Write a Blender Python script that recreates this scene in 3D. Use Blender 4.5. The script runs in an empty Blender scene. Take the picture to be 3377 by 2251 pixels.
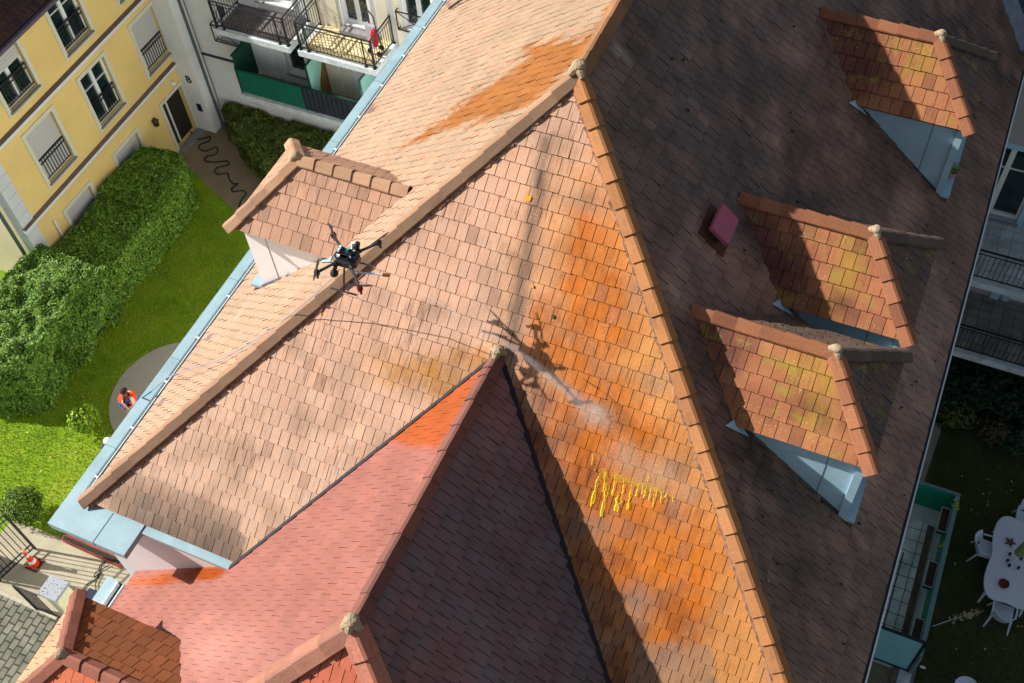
import bpy, math, random
import numpy as np
from mathutils import Vector, Matrix, noise as mnoise

# ------------------------------------------------------------------ camera, sky, sun, exposure
sc = bpy.context.scene
ROT = np.array([[0.9139, 0.402556, -0.052294], [0.298483, -0.753692, -0.585539], [-0.275126, 0.519516, -0.808956]])
FPX = 3688.73; CX, CY = 1688.5, 1125.5; CAM = np.array([0.0, 0.0, 27.5])
cam_d = bpy.data.cameras.new('camera'); cam = bpy.data.objects.new('camera', cam_d)
sc.collection.objects.link(cam); sc.camera = cam
cam_d.sensor_width = 36.0; cam_d.lens = 36.0 * FPX / 3377.0
cam_d.clip_start = 0.1; cam_d.clip_end = 3000
mw = Matrix.Identity(4)
for i in range(3):
    mw[i][0] = ROT[0][i]; mw[i][1] = -ROT[1][i]; mw[i][2] = -ROT[2][i]; mw[i][3] = CAM[i]
cam.matrix_world = mw
SUN = Vector((-1.0, -0.21, 0.70)).normalized()
w = bpy.data.worlds.new('World'); sc.world = w; w.use_nodes = True
nt = w.node_tree; nt.nodes.clear()
sky = nt.nodes.new('ShaderNodeTexSky'); sky.sky_type = 'NISHITA'; sky.sun_disc = False
sky.sun_elevation = math.asin(SUN.z); sky.sun_rotation = math.atan2(SUN.x, SUN.y)
sky.altitude = 100; sky.air_density = 1.0; sky.dust_density = 1.5; sky.ozone_density = 1.0
bg = nt.nodes.new('ShaderNodeBackground'); bg.inputs[1].default_value = 0.055
wo = nt.nodes.new('ShaderNodeOutputWorld')
hs = nt.nodes.new('ShaderNodeHueSaturation'); hs.inputs['Saturation'].default_value = 0.55
nt.links.new(sky.outputs[0], hs.inputs['Color']); nt.links.new(hs.outputs[0], bg.inputs[0]); nt.links.new(bg.outputs[0], wo.inputs[0])
sl = bpy.data.lights.new('sun', 'SUN'); sl.energy = 4.3; sl.angle = math.radians(0.53); sl.color = (1.0, 0.95, 0.87)
so = bpy.data.objects.new('sun', sl); sc.collection.objects.link(so)
so.location = (0, 0, 60); so.rotation_euler = SUN.to_track_quat('Z', 'Y').to_euler()
sc.view_settings.view_transform = 'Standard'; sc.view_settings.look = 'None'
sc.view_settings.exposure = 0.82; sc.view_settings.gamma = 1.0
sc.render.resolution_x = 1024; sc.render.resolution_y = 683
sc.render.engine = 'CYCLES'
R = random.Random(7)

# ------------------------------------------------------------------ helpers
def ray(u, v): return ROT.T @ np.array([(u - CX) / FPX, (v - CY) / FPX, 1.0])
def gz(u, v, z=0.0):
    d = ray(u, v); return Vector(d * ((z - CAM[2]) / d[2]) + CAM)
def gx(u, v, x):
    d = ray(u, v); return Vector(d * (x / d[0]) + CAM)
def gy(u, v, y):
    d = ray(u, v); return Vector(d * (y / d[1]) + CAM)
def gpl(u, v, q, n):
    d = Vector(ray(u, v)); c = Vector(CAM); q = Vector(q); n = Vector(n)
    return c + d * ((q - c).dot(n) / d.dot(n))
def proj(p):
    c = ROT @ (np.array([p[0], p[1], p[2]]) - CAM); return CX + FPX * c[0] / c[2], CY + FPX * c[1] / c[2]
def inview(p, m=350):
    u, v = proj(p); return -m < u < 3377 + m and -m < v < 2251 + m
def L(r, g=None, b=None):
    if g is None: r, g, b = r
    f = lambda c: (c / 255 / 12.92) if c / 255 <= 0.04045 else ((c / 255 + 0.055) / 1.055) ** 2.4
    return (f(r), f(g), f(b))
def mul(c, k): return (min(c[0] * k, .95), min(c[1] * k, .95), min(c[2] * k, .95))
def mix(a, b, t): return tuple(a[i] * (1 - t) + b[i] * t for i in range(3))
COL = sc.collection
UP = Vector((0, 0, 1))

class MB:
    def __init__(s): s.V = []; s.F = []; s.C = []; s.M = []; s.U = []; s.col = (1, 1, 1, 0); s.mi = 0
    def poly(s, pts, col=None, uv=None, mi=None):
        n = len(s.V); s.V += [tuple(p) for p in pts]; s.F.append(list(range(n, n + len(pts))))
        s.C.append(col or s.col); s.M.append(s.mi if mi is None else mi); s.U.append(uv)
    def hexa(s, b, t, caps=True):          # bottom & top rings (same length, CCW seen from above)
        n = len(b)
        for i in range(n):
            j = (i + 1) % n; s.poly([b[i], b[j], t[j], t[i]])
        if caps: s.poly(list(reversed(b))); s.poly(t)
    def box(s, x0, x1, y0, y1, z0, z1):
        s.hexa([(x0, y0, z0), (x1, y0, z0), (x1, y1, z0), (x0, y1, z0)], [(x0, y0, z1), (x1, y0, z1), (x1, y1, z1), (x0, y1, z1)])
    def fbox(s, P, a0, a1, h0, h1, d0, d1):   # box in facade coordinates
        c = [P(a, h, d) for d in (d0, d1) for (a, h) in ((a0, h0), (a1, h0), (a1, h1), (a0, h1))]
        v = (c[1] - c[0]).cross(c[3] - c[0]).dot(c[4] - c[0])
        q = [(0, 3, 2, 1), (4, 5, 6, 7), (0, 1, 5, 4), (1, 2, 6, 5), (2, 3, 7, 6), (3, 0, 4, 7)]
        for f in q:
            f = f if v > 0 else f[::-1]; s.poly([c[i] for i in f])
    def bar(s, a, b, w, h=None, up=None):
        a = Vector(a); b = Vector(b); h = h or w; d = (b - a).normalized()
        up = Vector(up) if up else (UP if abs(d.z) < .9 else Vector((1, 0, 0)))
        x = d.cross(up).normalized() * w / 2; y = x.cross(d).normalized() * h / 2
        s.hexa([a - x - y, a + x - y, a + x + y, a - x + y], [b - x - y, b + x - y, b + x + y, b - x + y])
    def tube(s, pts, r, n=8, caps=True):
        pts = [Vector(p) for p in pts]; rs = r if isinstance(r, (list, tuple)) else [r] * len(pts)
        rings = []; px = None
        for i, p in enumerate(pts):
            d = (pts[min(i + 1, len(pts) - 1)] - pts[max(i - 1, 0)]).normalized()
            if px is None:
                px = d.orthogonal().normalized()
            x = (px - d * px.dot(d)).normalized(); px = x; y = d.cross(x)
            rings.append([p + (x * math.cos(6.28319 * k / n) + y * math.sin(6.28319 * k / n)) * rs[i] for k in range(n)])
        for i in range(len(rings) - 1):
            for k in range(n):
                s.poly([rings[i][k], rings[i][(k + 1) % n], rings[i + 1][(k + 1) % n], rings[i + 1][k]])
        if caps: s.poly(list(reversed(rings[0]))); s.poly(rings[-1])
    def lathe(s, c, prof, n=20, sx=1, sy=1):
        c = Vector(c); rings = [[c + Vector((r * math.cos(6.28319 * k / n) * sx, r * math.sin(6.28319 * k / n) * sy, z)) for k in range(n)] for r, z in prof]
        for i in range(len(rings) - 1):
            for k in range(n): s.poly([rings[i][k], rings[i][(k + 1) % n], rings[i + 1][(k + 1) % n], rings[i + 1][k]])
        s.poly(list(reversed(rings[0]))); s.poly(rings[-1])
    def blob(s, c, rx, ry, rz, n=10, jit=0.0, seed=0):
        rr = random.Random(seed); c = Vector(c); rows = []
        for i in range(n // 2 + 1):
            th = math.pi * i / (n // 2); row = []
            for k in range(n):
                ph = 6.28319 * k / n; j = 1 + rr.uniform(-jit, jit)
                row.append(c + Vector((rx * math.sin(th) * math.cos(ph), ry * math.sin(th) * math.sin(ph), -rz * math.cos(th))) * j if 0 < i < n // 2 else c + Vector((0, 0, -rz * math.cos(th))))
            rows.append(row)
        for i in range(n // 2):
            for k in range(n):
                q = [rows[i][k], rows[i][(k + 1) % n], rows[i + 1][(k + 1) % n], rows[i + 1][k]]
                if i == 0: q = [q[0], q[2], q[3]]
                elif i == n // 2 - 1: q = q[:3]
                s.poly(q)
    def build(s, name, mat, parent=None, root=None, smooth=False):
        """one mesh object; vertices are world coordinates, re-based on the thing's root"""
        if root is None:
            if parent is not None: root = Vector(parent['_root'])
            elif s.V:
                a = np.array(s.V); root = Vector(((a[:, 0].min() + a[:, 0].max()) / 2, (a[:, 1].min() + a[:, 1].max()) / 2, a[:, 2].min()))
            else: root = Vector((0, 0, 0))
        root = Vector(root)
        me = bpy.data.meshes.new(name)
        v = np.array(s.V, dtype=float) - np.array(root)
        me.from_pydata(v.tolist(), [], s.F)
        mats = mat if isinstance(mat, (list, tuple)) else [mat]
        for m in mats: me.materials.append(m)
        if len(mats) > 1: me.polygons.foreach_set('material_index', s.M)
        ca = me.color_attributes.new('col', 'FLOAT_COLOR', 'CORNER')
        cc = []
        for f, c in zip(s.F, s.C):
            if isinstance(c, list):
                for q in c: cc += list(q if len(q) == 4 else (*q, 0))
            else: cc += list(c if len(c) == 4 else (*c, 0)) * len(f)
        ca.data.foreach_set('color', cc)
        if any(u is not None for u in s.U):
            ul = me.uv_layers.new(name='uv'); uu = []
            for f, u in zip(s.F, s.U):
                for k in range(len(f)): uu += list(u[k]) if u else [0, 0]
            ul.data.foreach_set('uv', uu)
        if smooth: me.polygons.foreach_set('use_smooth', [True] * len(s.F))
        o = bpy.data.objects.new(name, me); COL.objects.link(o)
        if parent is not None:
            o.parent = parent; o.location = root - Vector(parent['_root'])
        else: o.location = root
        o['_root'] = tuple(root)
        return o

def tag(o, label, cat, group=None, kind=None):
    if label: o['label'] = label
    if cat: o['category'] = cat
    if group: o['group'] = group
    if kind: o['kind'] = kind
    return o
def thing(name, label, cat, loc, group=None):
    o = bpy.data.objects.new(name, None); COL.objects.link(o); o.location = loc; o['_root'] = tuple(loc)
    o.empty_display_size = .3
    return tag(o, label, cat, group)
def struct(o): o['kind'] = 'structure'; return o

# ------------------------------------------------------------------ materials
MATS = {}
def mat(name, base=None, rough=.7, noise=.0, nscale=4.0, spec=.3, metal=0.0, bump=0.0, bscale=30.0, attr=False,
        alpha=None, trans=0.0, wetrough=None, emis=None):
    if name in MATS: return MATS[name]
    m = bpy.data.materials.new(name); m.use_nodes = True; t = m.node_tree; b = t.nodes['Principled BSDF']
    N = lambda k: t.nodes.new(k)
    b.inputs['Roughness'].default_value = rough; b.inputs['Metallic'].default_value = metal
    b.inputs['Specular IOR Level'].default_value = spec
    tc = N('ShaderNodeTexCoord')
    if attr:
        a = N('ShaderNodeAttribute'); a.attribute_name = 'col'; src = a.outputs['Color']
        if wetrough is not None:
            mr = N('ShaderNodeMapRange'); mr.inputs[3].default_value = rough; mr.inputs[4].default_value = wetrough
            t.links.new(a.outputs['Alpha'], mr.inputs[0]); t.links.new(mr.outputs[0], b.inputs['Roughness'])
    else:
        rgb = N('ShaderNodeRGB'); rgb.outputs[0].default_value = (*base, 1); src = rgb.outputs[0]
    if noise:
        n1 = N('ShaderNodeTexNoise'); n1.inputs['Scale'].default_value = nscale; n1.inputs['Detail'].default_value = 8; n1.inputs['Roughness'].default_value = .65
        t.links.new(tc.outputs['Object'], n1.inputs['Vector'])
        mr = N('ShaderNodeMapRange'); mr.inputs[1].default_value = .3; mr.inputs[2].default_value = .7
        mr.inputs[3].default_value = 1 - noise; mr.inputs[4].default_value = 1 + noise
        t.links.new(n1.outputs[0], mr.inputs[0])
        mx = N('ShaderNodeVectorMath'); mx.operation = 'SCALE'
        t.links.new(src, mx.inputs[0]); t.links.new(mr.outputs[0], mx.inputs['Scale']); src = mx.outputs[0]
    t.links.new(src, b.inputs['Base Color'])
    if bump:
        n2 = N('ShaderNodeTexNoise'); n2.inputs['Scale'].default_value = bscale; n2.inputs['Detail'].default_value = 6
        t.links.new(tc.outputs['Object'], n2.inputs['Vector'])
        bp = N('ShaderNodeBump'); bp.inputs['Strength'].default_value = bump; bp.inputs['Distance'].default_value = .02
        t.links.new(n2.outputs[0], bp.inputs['Height']); t.links.new(bp.outputs[0], b.inputs['Normal'])
    if alpha is not None: b.inputs['Alpha'].default_value = alpha
    if trans: b.inputs['Transmission Weight'].default_value = trans
    MATS[name] = m; return m

def tile_mat(name, dirt=.5, lichen=.5, fleck=(.55, .5, .4), moss=0.0, wetrough=.32):
    """clay roof tile: colour per tile from 'col', streaks down the slope, speckle, lichen"""
    m = bpy.data.materials.new(name); m.use_nodes = True; t = m.node_tree; b = t.nodes['Principled BSDF']
    N = lambda k: t.nodes.new(k); lk = t.links.new
    a = N('ShaderNodeAttribute'); a.attribute_name = 'col'
    uv = N('ShaderNodeUVMap'); uv.uv_map = 'uv'; tc = N('ShaderNodeTexCoord')
    def nz(scale, detail=5, vec=None, sx=1, sy=1):
        mp = N('ShaderNodeMapping'); mp.inputs['Scale'].default_value = (sx, sy, 1); lk(vec or uv.outputs[0], mp.inputs[0])
        n = N('ShaderNodeTexNoise'); n.inputs['Scale'].default_value = scale; n.inputs['Detail'].default_value = detail; n.inputs['Roughness'].default_value = .65
        lk(mp.outputs[0], n.inputs['Vector']); return n.outputs[0]
    def rng(x, a0, a1, b0, b1):
        r = N('ShaderNodeMapRange'); lk(x, r.inputs[0])
        for i, v in enumerate((a0, a1, b0, b1)): r.inputs[i + 1].default_value = v
        return r.outputs[0]
    def mth(op, x, y):
        r = N('ShaderNodeMath'); r.operation = op
        for i, v in enumerate((x, y)):
            if hasattr(v, 'links'): lk(v, r.inputs[i])
            else: r.inputs[i].default_value = v
        return r.outputs[0]
    def mixc(f, c1, c2):
        r = N('ShaderNodeMix'); r.data_type = 'RGBA'; lk(f, r.inputs[0])
        for i, v in ((6, c1), (7, c2)):
            if hasattr(v, 'links'): lk(v, r.inputs[i])
            else: r.inputs[i].default_value = (*v, 1)
        return r.outputs[2]
    fine = rng(nz(38, 4), .3, .7, .86, 1.13)
    broad = rng(nz(1.1, 5), .3, .7, .86, 1.14)
    s1 = N('ShaderNodeVectorMath'); s1.operation = 'SCALE'; lk(a.outputs['Color'], s1.inputs[0]); lk(mth('MULTIPLY', fine, broad), s1.inputs['Scale'])
    c = s1.outputs[0]
    # dark streaks running down the slope, only inside dirty zones
    st = rng(nz(1, 7, sx=24, sy=2.6), .47, .66, 0, 1)
    zone = rng(nz(1.3, 4), .46, .62, .0, 1)
    fs = mth('MULTIPLY', mth('MULTIPLY', st, zone), dirt)
    dk = N('ShaderNodeVectorMath'); dk.operation = 'MULTIPLY'; lk(c, dk.inputs[0]); dk.inputs[1].default_value = (.42, .36, .32)
    c = mixc(fs, c, dk.outputs[0])
    # pale lichen flecks
    vo = N('ShaderNodeTexVoronoi'); vo.inputs['Scale'].default_value = 26; lk(uv.outputs[0], vo.inputs['Vector'])
    lic = rng(vo.outputs['Distance'], .16, .26, 1, 0)
    lz = rng(nz(2.3, 4), .52, .64, 0, 1)
    c = mixc(mth('MULTIPLY', mth('MULTIPLY', lic, lz), lichen), c, fleck)
    if moss:
        mz = rng(nz(3.2, 8), .54, .66, 0, 1)
        c = mixc(mth('MULTIPLY', mz, moss), c, (.27, .25, .02))
    lk(c, b.inputs['Base Color'])
    mr = rng(a.outputs['Alpha'], 0, 1, .78, wetrough); lk(mr, b.inputs['Roughness'])
    b.inputs['Specular IOR Level'].default_value = .3
    bp = N('ShaderNodeBump'); bp.inputs['Strength'].default_value = .35; bp.inputs['Distance'].default_value = .01
    lk(nz(26, 6), bp.inputs['Height']); lk(bp.outputs[0], b.inputs['Normal'])
    MATS[name] = m; return m

T_FRONT = tile_mat('clay_tile_front', .85, .5)
T_LEFT = tile_mat('clay_tile_left', .25, .15, (.8, .7, .55))
T_DARK = tile_mat('clay_tile_weathered', .9, .7, (.34, .29, .25))
T_RED = tile_mat('clay_tile_red', .18, .08)
T_RED.node_tree.nodes['Principled BSDF'].inputs['Specular IOR Level'].default_value = .08
T_PURP = tile_mat('clay_tile_purple', .5, .5, (.42, .42, .42))
T_MOSS = tile_mat('clay_tile_mossy', .8, .75, (.6, .5, .22), .5)
T_CAP = tile_mat('ridge_tile_clay', .45, .3)
ATTR = mat('painted', attr=True, rough=.7)
WCHK = mat('white_cheek', L(252, 252, 254), .7, .03, 3)
WHITE = mat('white_render', L(225, 226, 228), .85, .06, 1.2, bump=.1, bscale=60)
ZINC = mat('zinc_sheet', L(150, 178, 188), .42, .14, 2.5, spec=.5, metal=.0)
ZINCB = mat('zinc_blue', L(168, 200, 216), .45, .12, 3.0, spec=.5)
UNDER = mat('roof_underlay', L(62, 34, 28), .9, .2, 9)
UNDERD = mat('roof_underlay_dark', L(26, 20, 20), .9, .2, 9)
DARKM = mat('dark_iron', L(28, 30, 36), .45, .1, 8, spec=.5)
GLASS = mat('window_glass', L(24, 42, 46), .06, .15, 1.5, spec=.9)
PVC = mat('white_frame', L(232, 234, 232), .5, .03, 5)
SHUT = mat('roller_shutter', L(196, 194, 192), .6, .03, 5)
STONE = mat('grey_sill', L(140, 138, 138), .8, .15, 6)
CEMENT = mat('cement', L(160, 142, 116), .9, .22, 14, bump=.8, bscale=18)

# ------------------------------------------------------------------ roof tiles
def clip(poly, Q):                      # Sutherland-Hodgman, Q convex CCW in (u,v); poly items (u,v,h)
    out = poly
    for i in range(len(Q)):
        ax, ay = Q[i]; bx, by = Q[(i + 1) % len(Q)]
        inp = out; out = []
        if not inp: return []
        f = lambda p: (bx - ax) * (p[1] - ay) - (by - ay) * (p[0] - ax)
        for k in range(len(inp)):
            p = inp[k]; q = inp[(k + 1) % len(inp)]; fp = f(p); fq = f(q)
            if fp >= 0: out.append(p)
            if (fp > 0 and fq < 0) or (fp < 0 and fq > 0):
                s = fp / (fp - fq); out.append(tuple(p[j] + (q[j] - p[j]) * s for j in range(len(p))))
    return out
def tiled(name, mt, under, O, udir, vdir, Q, colf, parent, tw=.168, te=.260, th=.024, gap=.010, jit=.004, seed=1, off=0.0, extra=None, sub=None, edge=.2):
    """a roof slope of single tiles: O eave origin, udir along the courses, vdir up the slope, Q convex outline in (u,v)"""
    rr = random.Random(seed)
    O = Vector(O); u = Vector(udir).normalized(); v = Vector(vdir).normalized(); n = u.cross(v)
    if n.z < 0: n = -n
    flip = u.cross(v).dot(n) < 0
    area = sum(Q[i][0] * Q[(i + 1) % len(Q)][1] - Q[(i + 1) % len(Q)][0] * Q[i][1] for i in range(len(Q)))
    if area < 0: Q = Q[::-1]
    W = lambda a, b, h: O + u * a + v * b + n * h
    m = MB(); us = [q[0] for q in Q]; vs = [q[1] for q in Q]
    r0 = int(math.floor(min(vs) / te)); r1 = int(math.ceil(max(vs) / te))
    for r in range(r0, r1 + 1):
        sh = (r % 2) * tw / 2 + off + rr.uniform(-.006, .006); c0 = int((min(us) - sh) / tw) - 1; c1 = int((max(us) - sh) / tw) + 1
        for c in range(c0, c1 + 1):
            a0 = c * tw + sh; b0 = r * te
            if not (min(us) - tw < a0 < max(us) + tw): continue
            ctr = W(a0 + tw / 2, b0 + te / 2, 0)
            if not inview(ctr, 650): continue
            g = gap / 2; t0 = th + rr.uniform(-jit, jit); t1 = rr.uniform(0, .003); sk = rr.uniform(-.003, .003); lo = rr.uniform(-.004, .006)
            P = [(a0 + g, b0 - lo, t0 + sk), (a0 + tw - g, b0 - lo, t0 - sk), (a0 + tw - g + 0, b0 + te + .01, t1), (a0 + g, b0 + te + .01, t1)]
            P = clip(P, Q)
            if len(P) < 3: continue
            sd = rr.random(); rq = random.Random(sd)
            def CV(p):
                rq.seed(sd); return colf(p, rq)
            col = CV(ctr)
            top = [W(*p) for p in P]; uvs = [(p[0] + seed * 3.3, p[1]) for p in P]
            if flip: top = top[::-1]; uvs = uvs[::-1]
            if sub:
                na, nb_ = sub
                for ia in range(na):
                    for ib in range(nb_):
                        A0, A1 = a0 + tw * ia / na, a0 + tw * (ia + 1) / na; B0, B1 = b0 - .02 + (te + .04) * ib / nb_, b0 - .02 + (te + .04) * (ib + 1) / nb_
                        C_ = clip(P, [(A0, B0), (A1, B0), (A1, B1), (A0, B1)])
                        if len(C_) < 3: continue
                        tp = [W(*p) for p in C_]; uu = [(p[0] + seed * 3.3, p[1]) for p in C_]
                        if flip: tp = tp[::-1]; uu = uu[::-1]
                        m.poly(tp, [CV(p) for p in tp], uu)
            else: m.poly(top, [CV(p) for p in top], uvs)
            k = len(P); bot = [W(p[0], p[1], -.012) for p in P]
            if flip: bot = bot[::-1]
            sc_ = tuple(x * edge for x in col[:3]) + (0,)
            for i in range(k):
                j = (i + 1) % k
                m.poly([top[i], bot[i], bot[j], top[j]], sc_, [uvs[i]] * 2 + [uvs[j]] * 2)
    um = MB(); pts = [W(q[0], q[1], -.006) for q in Q]; lo = [W(q[0], q[1], -.1) for q in Q]
    if flip: pts = pts[::-1]; lo = lo[::-1]
    um.hexa(lo, pts)
    nb = len(m.V); m.mi = 1
    for f, c in zip(um.F, um.C):
        m.poly([um.V[i] for i in f], (1, 1, 1, 0), mi=1)
    if extra: extra(m, W)
    return m.build(name, [mt, under], parent)

def caps(name, A, B, d1, d2, parent, col, w=.19, ln=.40, hgt=.075, lap=.03, seed=3, mt=None, crest=.045, shade=(1, 1)):
    """overlapping angular ridge/hip tiles from A (low end) to B (high end); d1,d2 = directions down each slope, across"""
    rr = random.Random(seed); A = Vector(A); B = Vector(B); d = (B - A); Ltot = d.length; d.normalize()
    n = max(1, round(Ltot / ln)); ln = Ltot / n; m = MB()
    e1 = (Vector(d1) - d * Vector(d1).dot(d)).normalized(); e2 = (Vector(d2) - d * Vector(d2).dot(d)).normalized()
    nn = -(e1 + e2).normalized()
    if nn.z < 0: nn = -nn
    for i in range(n):
        p0 = A + d * (i * ln - (.02 if i else 0)); p1 = A + d * ((i + 1) * ln + .02)
        if not inview(p0, 900): continue
        c = col(p0, rr) if callable(col) else mul(col, rr.uniform(.85, 1.12)); j = rr.uniform(-.006, .006)
        def ring(p, hh, ww):
            top = p + nn * hh; s1 = (e1 - e2).normalized() * crest
            o = [p + nn * (hh - .0) + e1 * ww, top + s1 * .5, top - s1 * .5, p + nn * (hh - .0) + e2 * ww]
            return o + [q - nn * .03 for q in reversed(o)]
        a = ring(p0, hgt + lap + j, w + .012); b = ring(p1, hgt, w)
        k = len(a)
        ori = (a[1] - a[0]).cross(b[0] - a[0]).dot(nn)
        for q in range(k):
            f = [a[q], a[(q + 1) % k], b[(q + 1) % k], b[q]]
            uvv = [(q * .1, i * ln + seed), ((q + 1) * .1, i * ln + seed), ((q + 1) * .1, (i + 1) * ln + seed), (q * .1, (i + 1) * ln + seed)]
            if ori < 0: f = f[::-1]; uvv = uvv[::-1]
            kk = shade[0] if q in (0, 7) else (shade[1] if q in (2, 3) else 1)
            m.poly(f, (*[x * kk for x in c[:3]], 0), uvv)
        dkc = tuple(x * .75 for x in c[:3]) + (0,)
        m.poly(a if ori < 0 else a[::-1], dkc, [(0, 0)] * k)
        # mortar bed under the low edges
    return m.build(name, mt or T_CAP, parent)

def finial(name, p, parent, s=1.0, seed=1, mt=None, legs=()):
    m = MB(); rr = random.Random(seed); p = Vector(p)
    m.blob(p + Vector((0, 0, .03)), .16 * s, .15 * s, .13 * s, 16, .07, seed)
    for d in legs:
        d = Vector(d).normalized()
        m.tube([p + Vector((0, 0, .03)), p + d * .15 * s + Vector((0, 0, .0)), p + d * .24 * s - Vector((0, 0, .02))], [.13 * s, .10 * s, .06 * s], 9)
    return m.build(name, mt or CEMENT, parent, smooth=True)

def softpoly(x, y, P, soft=16, nz=26, sc_=55, ani=None):
    d = 1e9
    for i in range(len(P)):
        ax, ay = P[i]; bx, by = P[(i + 1) % len(P)]; ex, ey = bx - ax, by - ay
        t = max(0, min(1, ((x - ax) * ex + (y - ay) * ey) / (ex * ex + ey * ey + 1e-9))); d = min(d, math.hypot(x - ax - ex * t, y - ay - ey * t))
    if not inpoly(x, y, P): d = -d
    if d < -80: return 0.0
    d += mnoise.noise(Vector((x / sc_, y / sc_, 1.7))) * nz + mnoise.noise(Vector((x / 14, y / 14, 4.7))) * nz * .4
    if ani:
        a = math.radians(ani); q, r = x * math.cos(a) + y * math.sin(a), -x * math.sin(a) + y * math.cos(a)
        d += mnoise.noise(Vector((q / 130, r / 8, 2.2))) * 34
    t = max(0, min(1, (d + soft) / (2 * soft))); return t * t * (3 - 2 * t)
# colour fields: authored in photograph coordinates of the tile's own place, then stuck to the tile
def G(px, py, cx, cy, rx, ry, ang=0):
    a = math.radians(ang); dx = px - cx; dy = py - cy
    x = (dx * math.cos(a) + dy * math.sin(a)) / rx; y = (-dx * math.sin(a) + dy * math.cos(a)) / ry
    return math.exp(-(x * x + y * y))
def inpoly(x, y, P):
    c = False; j = len(P) - 1
    for i in range(len(P)):
        if (P[i][1] > y) != (P[j][1] > y) and x < (P[j][0] - P[i][0]) * (y - P[i][1]) / (P[j][1] - P[i][1]) + P[i][0]: c = not c
        j = i
    return c

# ================================================================== MAIN BUILDING (tiled hip roof, cross wing, dormers)
XM, YA, ZR, TS, KF = -4.626, 11.45, 16.87, 0.91, 0.865
ZE = 11.17; HW = (ZR - ZE) / TS; YE = YA - (ZR - ZE) / KF; YB = 25.0
ZC = 14.15; YF2 = YA - (ZR - ZC) / KF; YF3 = 3.8; ZEC = 8.45; HWC = (ZC - ZEC) / TS
KL = .68
FCOL = {}
def jit(c, rr, a=.07, w=0.0):
    k = rr.uniform(1 - a, 1 + a); h = rr.uniform(-.03, .03)
    return (min(c[0] * k * (1 + h), .9), min(c[1] * k, .9), min(c[2] * k * (1 - h), .9), w)
def nzp(x, y, sc_, k=0): return mnoise.noise(Vector((x / sc_, y / sc_, k)))
def c_front(p, rr):
    x0, y0 = proj(p); x = x0 + nzp(x0, y0, 40, 3) * 26; y = y0 + nzp(x0, y0, 40, 9) * 34
    t = min(max((x - 1600) / 330, 0), 1) * min(max((y - 420) / 360, 0), 1)
    c = mix(L(222, 174, 146), L(216, 178, 152), min(max((y - 900) / 700, 0), 1))
    c = mix(c, L(214, 148, 84), t)
    o = 0
    for g in ((1915, 860, 50, 230, 8), (1880, 1175, 150, 85, 20), (1800, 1050, 70, 70), (1960, 1280, 150, 80, 20), (1850, 1480, 160, 90, 20), (2050, 1640, 260, 95, 20),
              (2150, 1760, 260, 110, 22), (2110, 1900, 190, 100, 20), (2240, 1980, 120, 100, 20), (1420, 1240, 190, 60, 15), (1560, 1190, 100, 45, 15), (2230, 2100, 90, 100, 0), (2000, 1060, 90, 110, 10), (2000, 1420, 220, 120, 20), (1960, 1000, 110, 300, 8), (2180, 1850, 200, 260, -20)):
        o = max(o, G(x, y, *g))
    o = min(o * 1.45, 1) * (.78 + .22 * rr.random())
    c = mix(c, L(200, 104, 6) if x > 1700 else L(192, 132, 62), o * .92)
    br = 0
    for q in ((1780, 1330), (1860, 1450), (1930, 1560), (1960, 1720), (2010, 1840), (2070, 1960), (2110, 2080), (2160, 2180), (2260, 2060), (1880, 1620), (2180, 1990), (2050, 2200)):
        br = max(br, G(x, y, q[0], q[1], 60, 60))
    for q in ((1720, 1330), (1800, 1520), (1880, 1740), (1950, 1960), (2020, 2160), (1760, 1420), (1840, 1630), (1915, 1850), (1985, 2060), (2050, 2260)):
        br = max(br, 1.25 * G(x, y, q[0], q[1], 58, 80, -20))  # cast shade of the cross wing, painted brown into these tiles
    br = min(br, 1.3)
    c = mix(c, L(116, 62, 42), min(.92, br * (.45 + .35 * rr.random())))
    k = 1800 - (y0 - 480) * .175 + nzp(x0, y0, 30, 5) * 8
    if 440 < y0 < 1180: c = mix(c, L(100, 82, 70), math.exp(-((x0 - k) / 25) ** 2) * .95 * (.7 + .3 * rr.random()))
    if y > 2120 and 2080 < x < 2350: c = mix(c, L(150, 124, 106), .6)
    row = (p.z - ZE) / (ZR - ZE)
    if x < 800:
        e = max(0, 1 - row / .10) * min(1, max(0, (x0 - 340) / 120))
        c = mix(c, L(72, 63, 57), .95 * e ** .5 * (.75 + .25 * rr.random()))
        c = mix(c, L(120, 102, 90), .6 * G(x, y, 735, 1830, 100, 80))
    c = mix(c, L(150, 118, 98), .6 * G(x, y, 1700, 1170, 70, 150) * rr.random())
    c = mix(c, L(150, 122, 102), max(0, nzp(x0, y0, 120, 2)) * .9)
    if rr.random() < .03: c = mix(c, L(140, 100, 85), .4)
    c = mul(c, 1 + .30 * o * nzp(x0, y0, 16, 21) + .22 * o * nzp(x0 * 2.2 + y0 * .5, y0 * .3, 30, 23))
    return jit(mul(c, KL * 1.12), rr, .055, o * .8)
WET1 = [(2010, 20), (2040, 60), (1960, 150), (1905, 215), (1800, 300), (1720, 350), (1600, 395), (1500, 420), (1420, 450), (1330, 490), (1290, 520), (1330, 480), (1450, 400), (1540, 330), (1640, 260), (1730, 190), (1745, 150), (1850, 128), (1900, 140), (1960, 100)]
def c_left(p, rr):
    x, y = proj(p)
    c = mix(L(196, 164, 136), L(182, 152, 124), min(max((x - 1200) / 700, 0), 1))
    wt = softpoly(x, y, WET1, 8, 10, ani=148)
    if rr.random() < .08: c = mix(c, L(206, 150, 124), .5)
    c = mix(c, mix(L(180, 110, 40), L(164, 98, 38), rr.random()), wt)
    e = (p.z - ZE)
    if e < .35 and rr.random() < .07: c = L(150, 120, 118)
    return jit(mul(c, KL), rr, .045, wt * .7)
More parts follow.
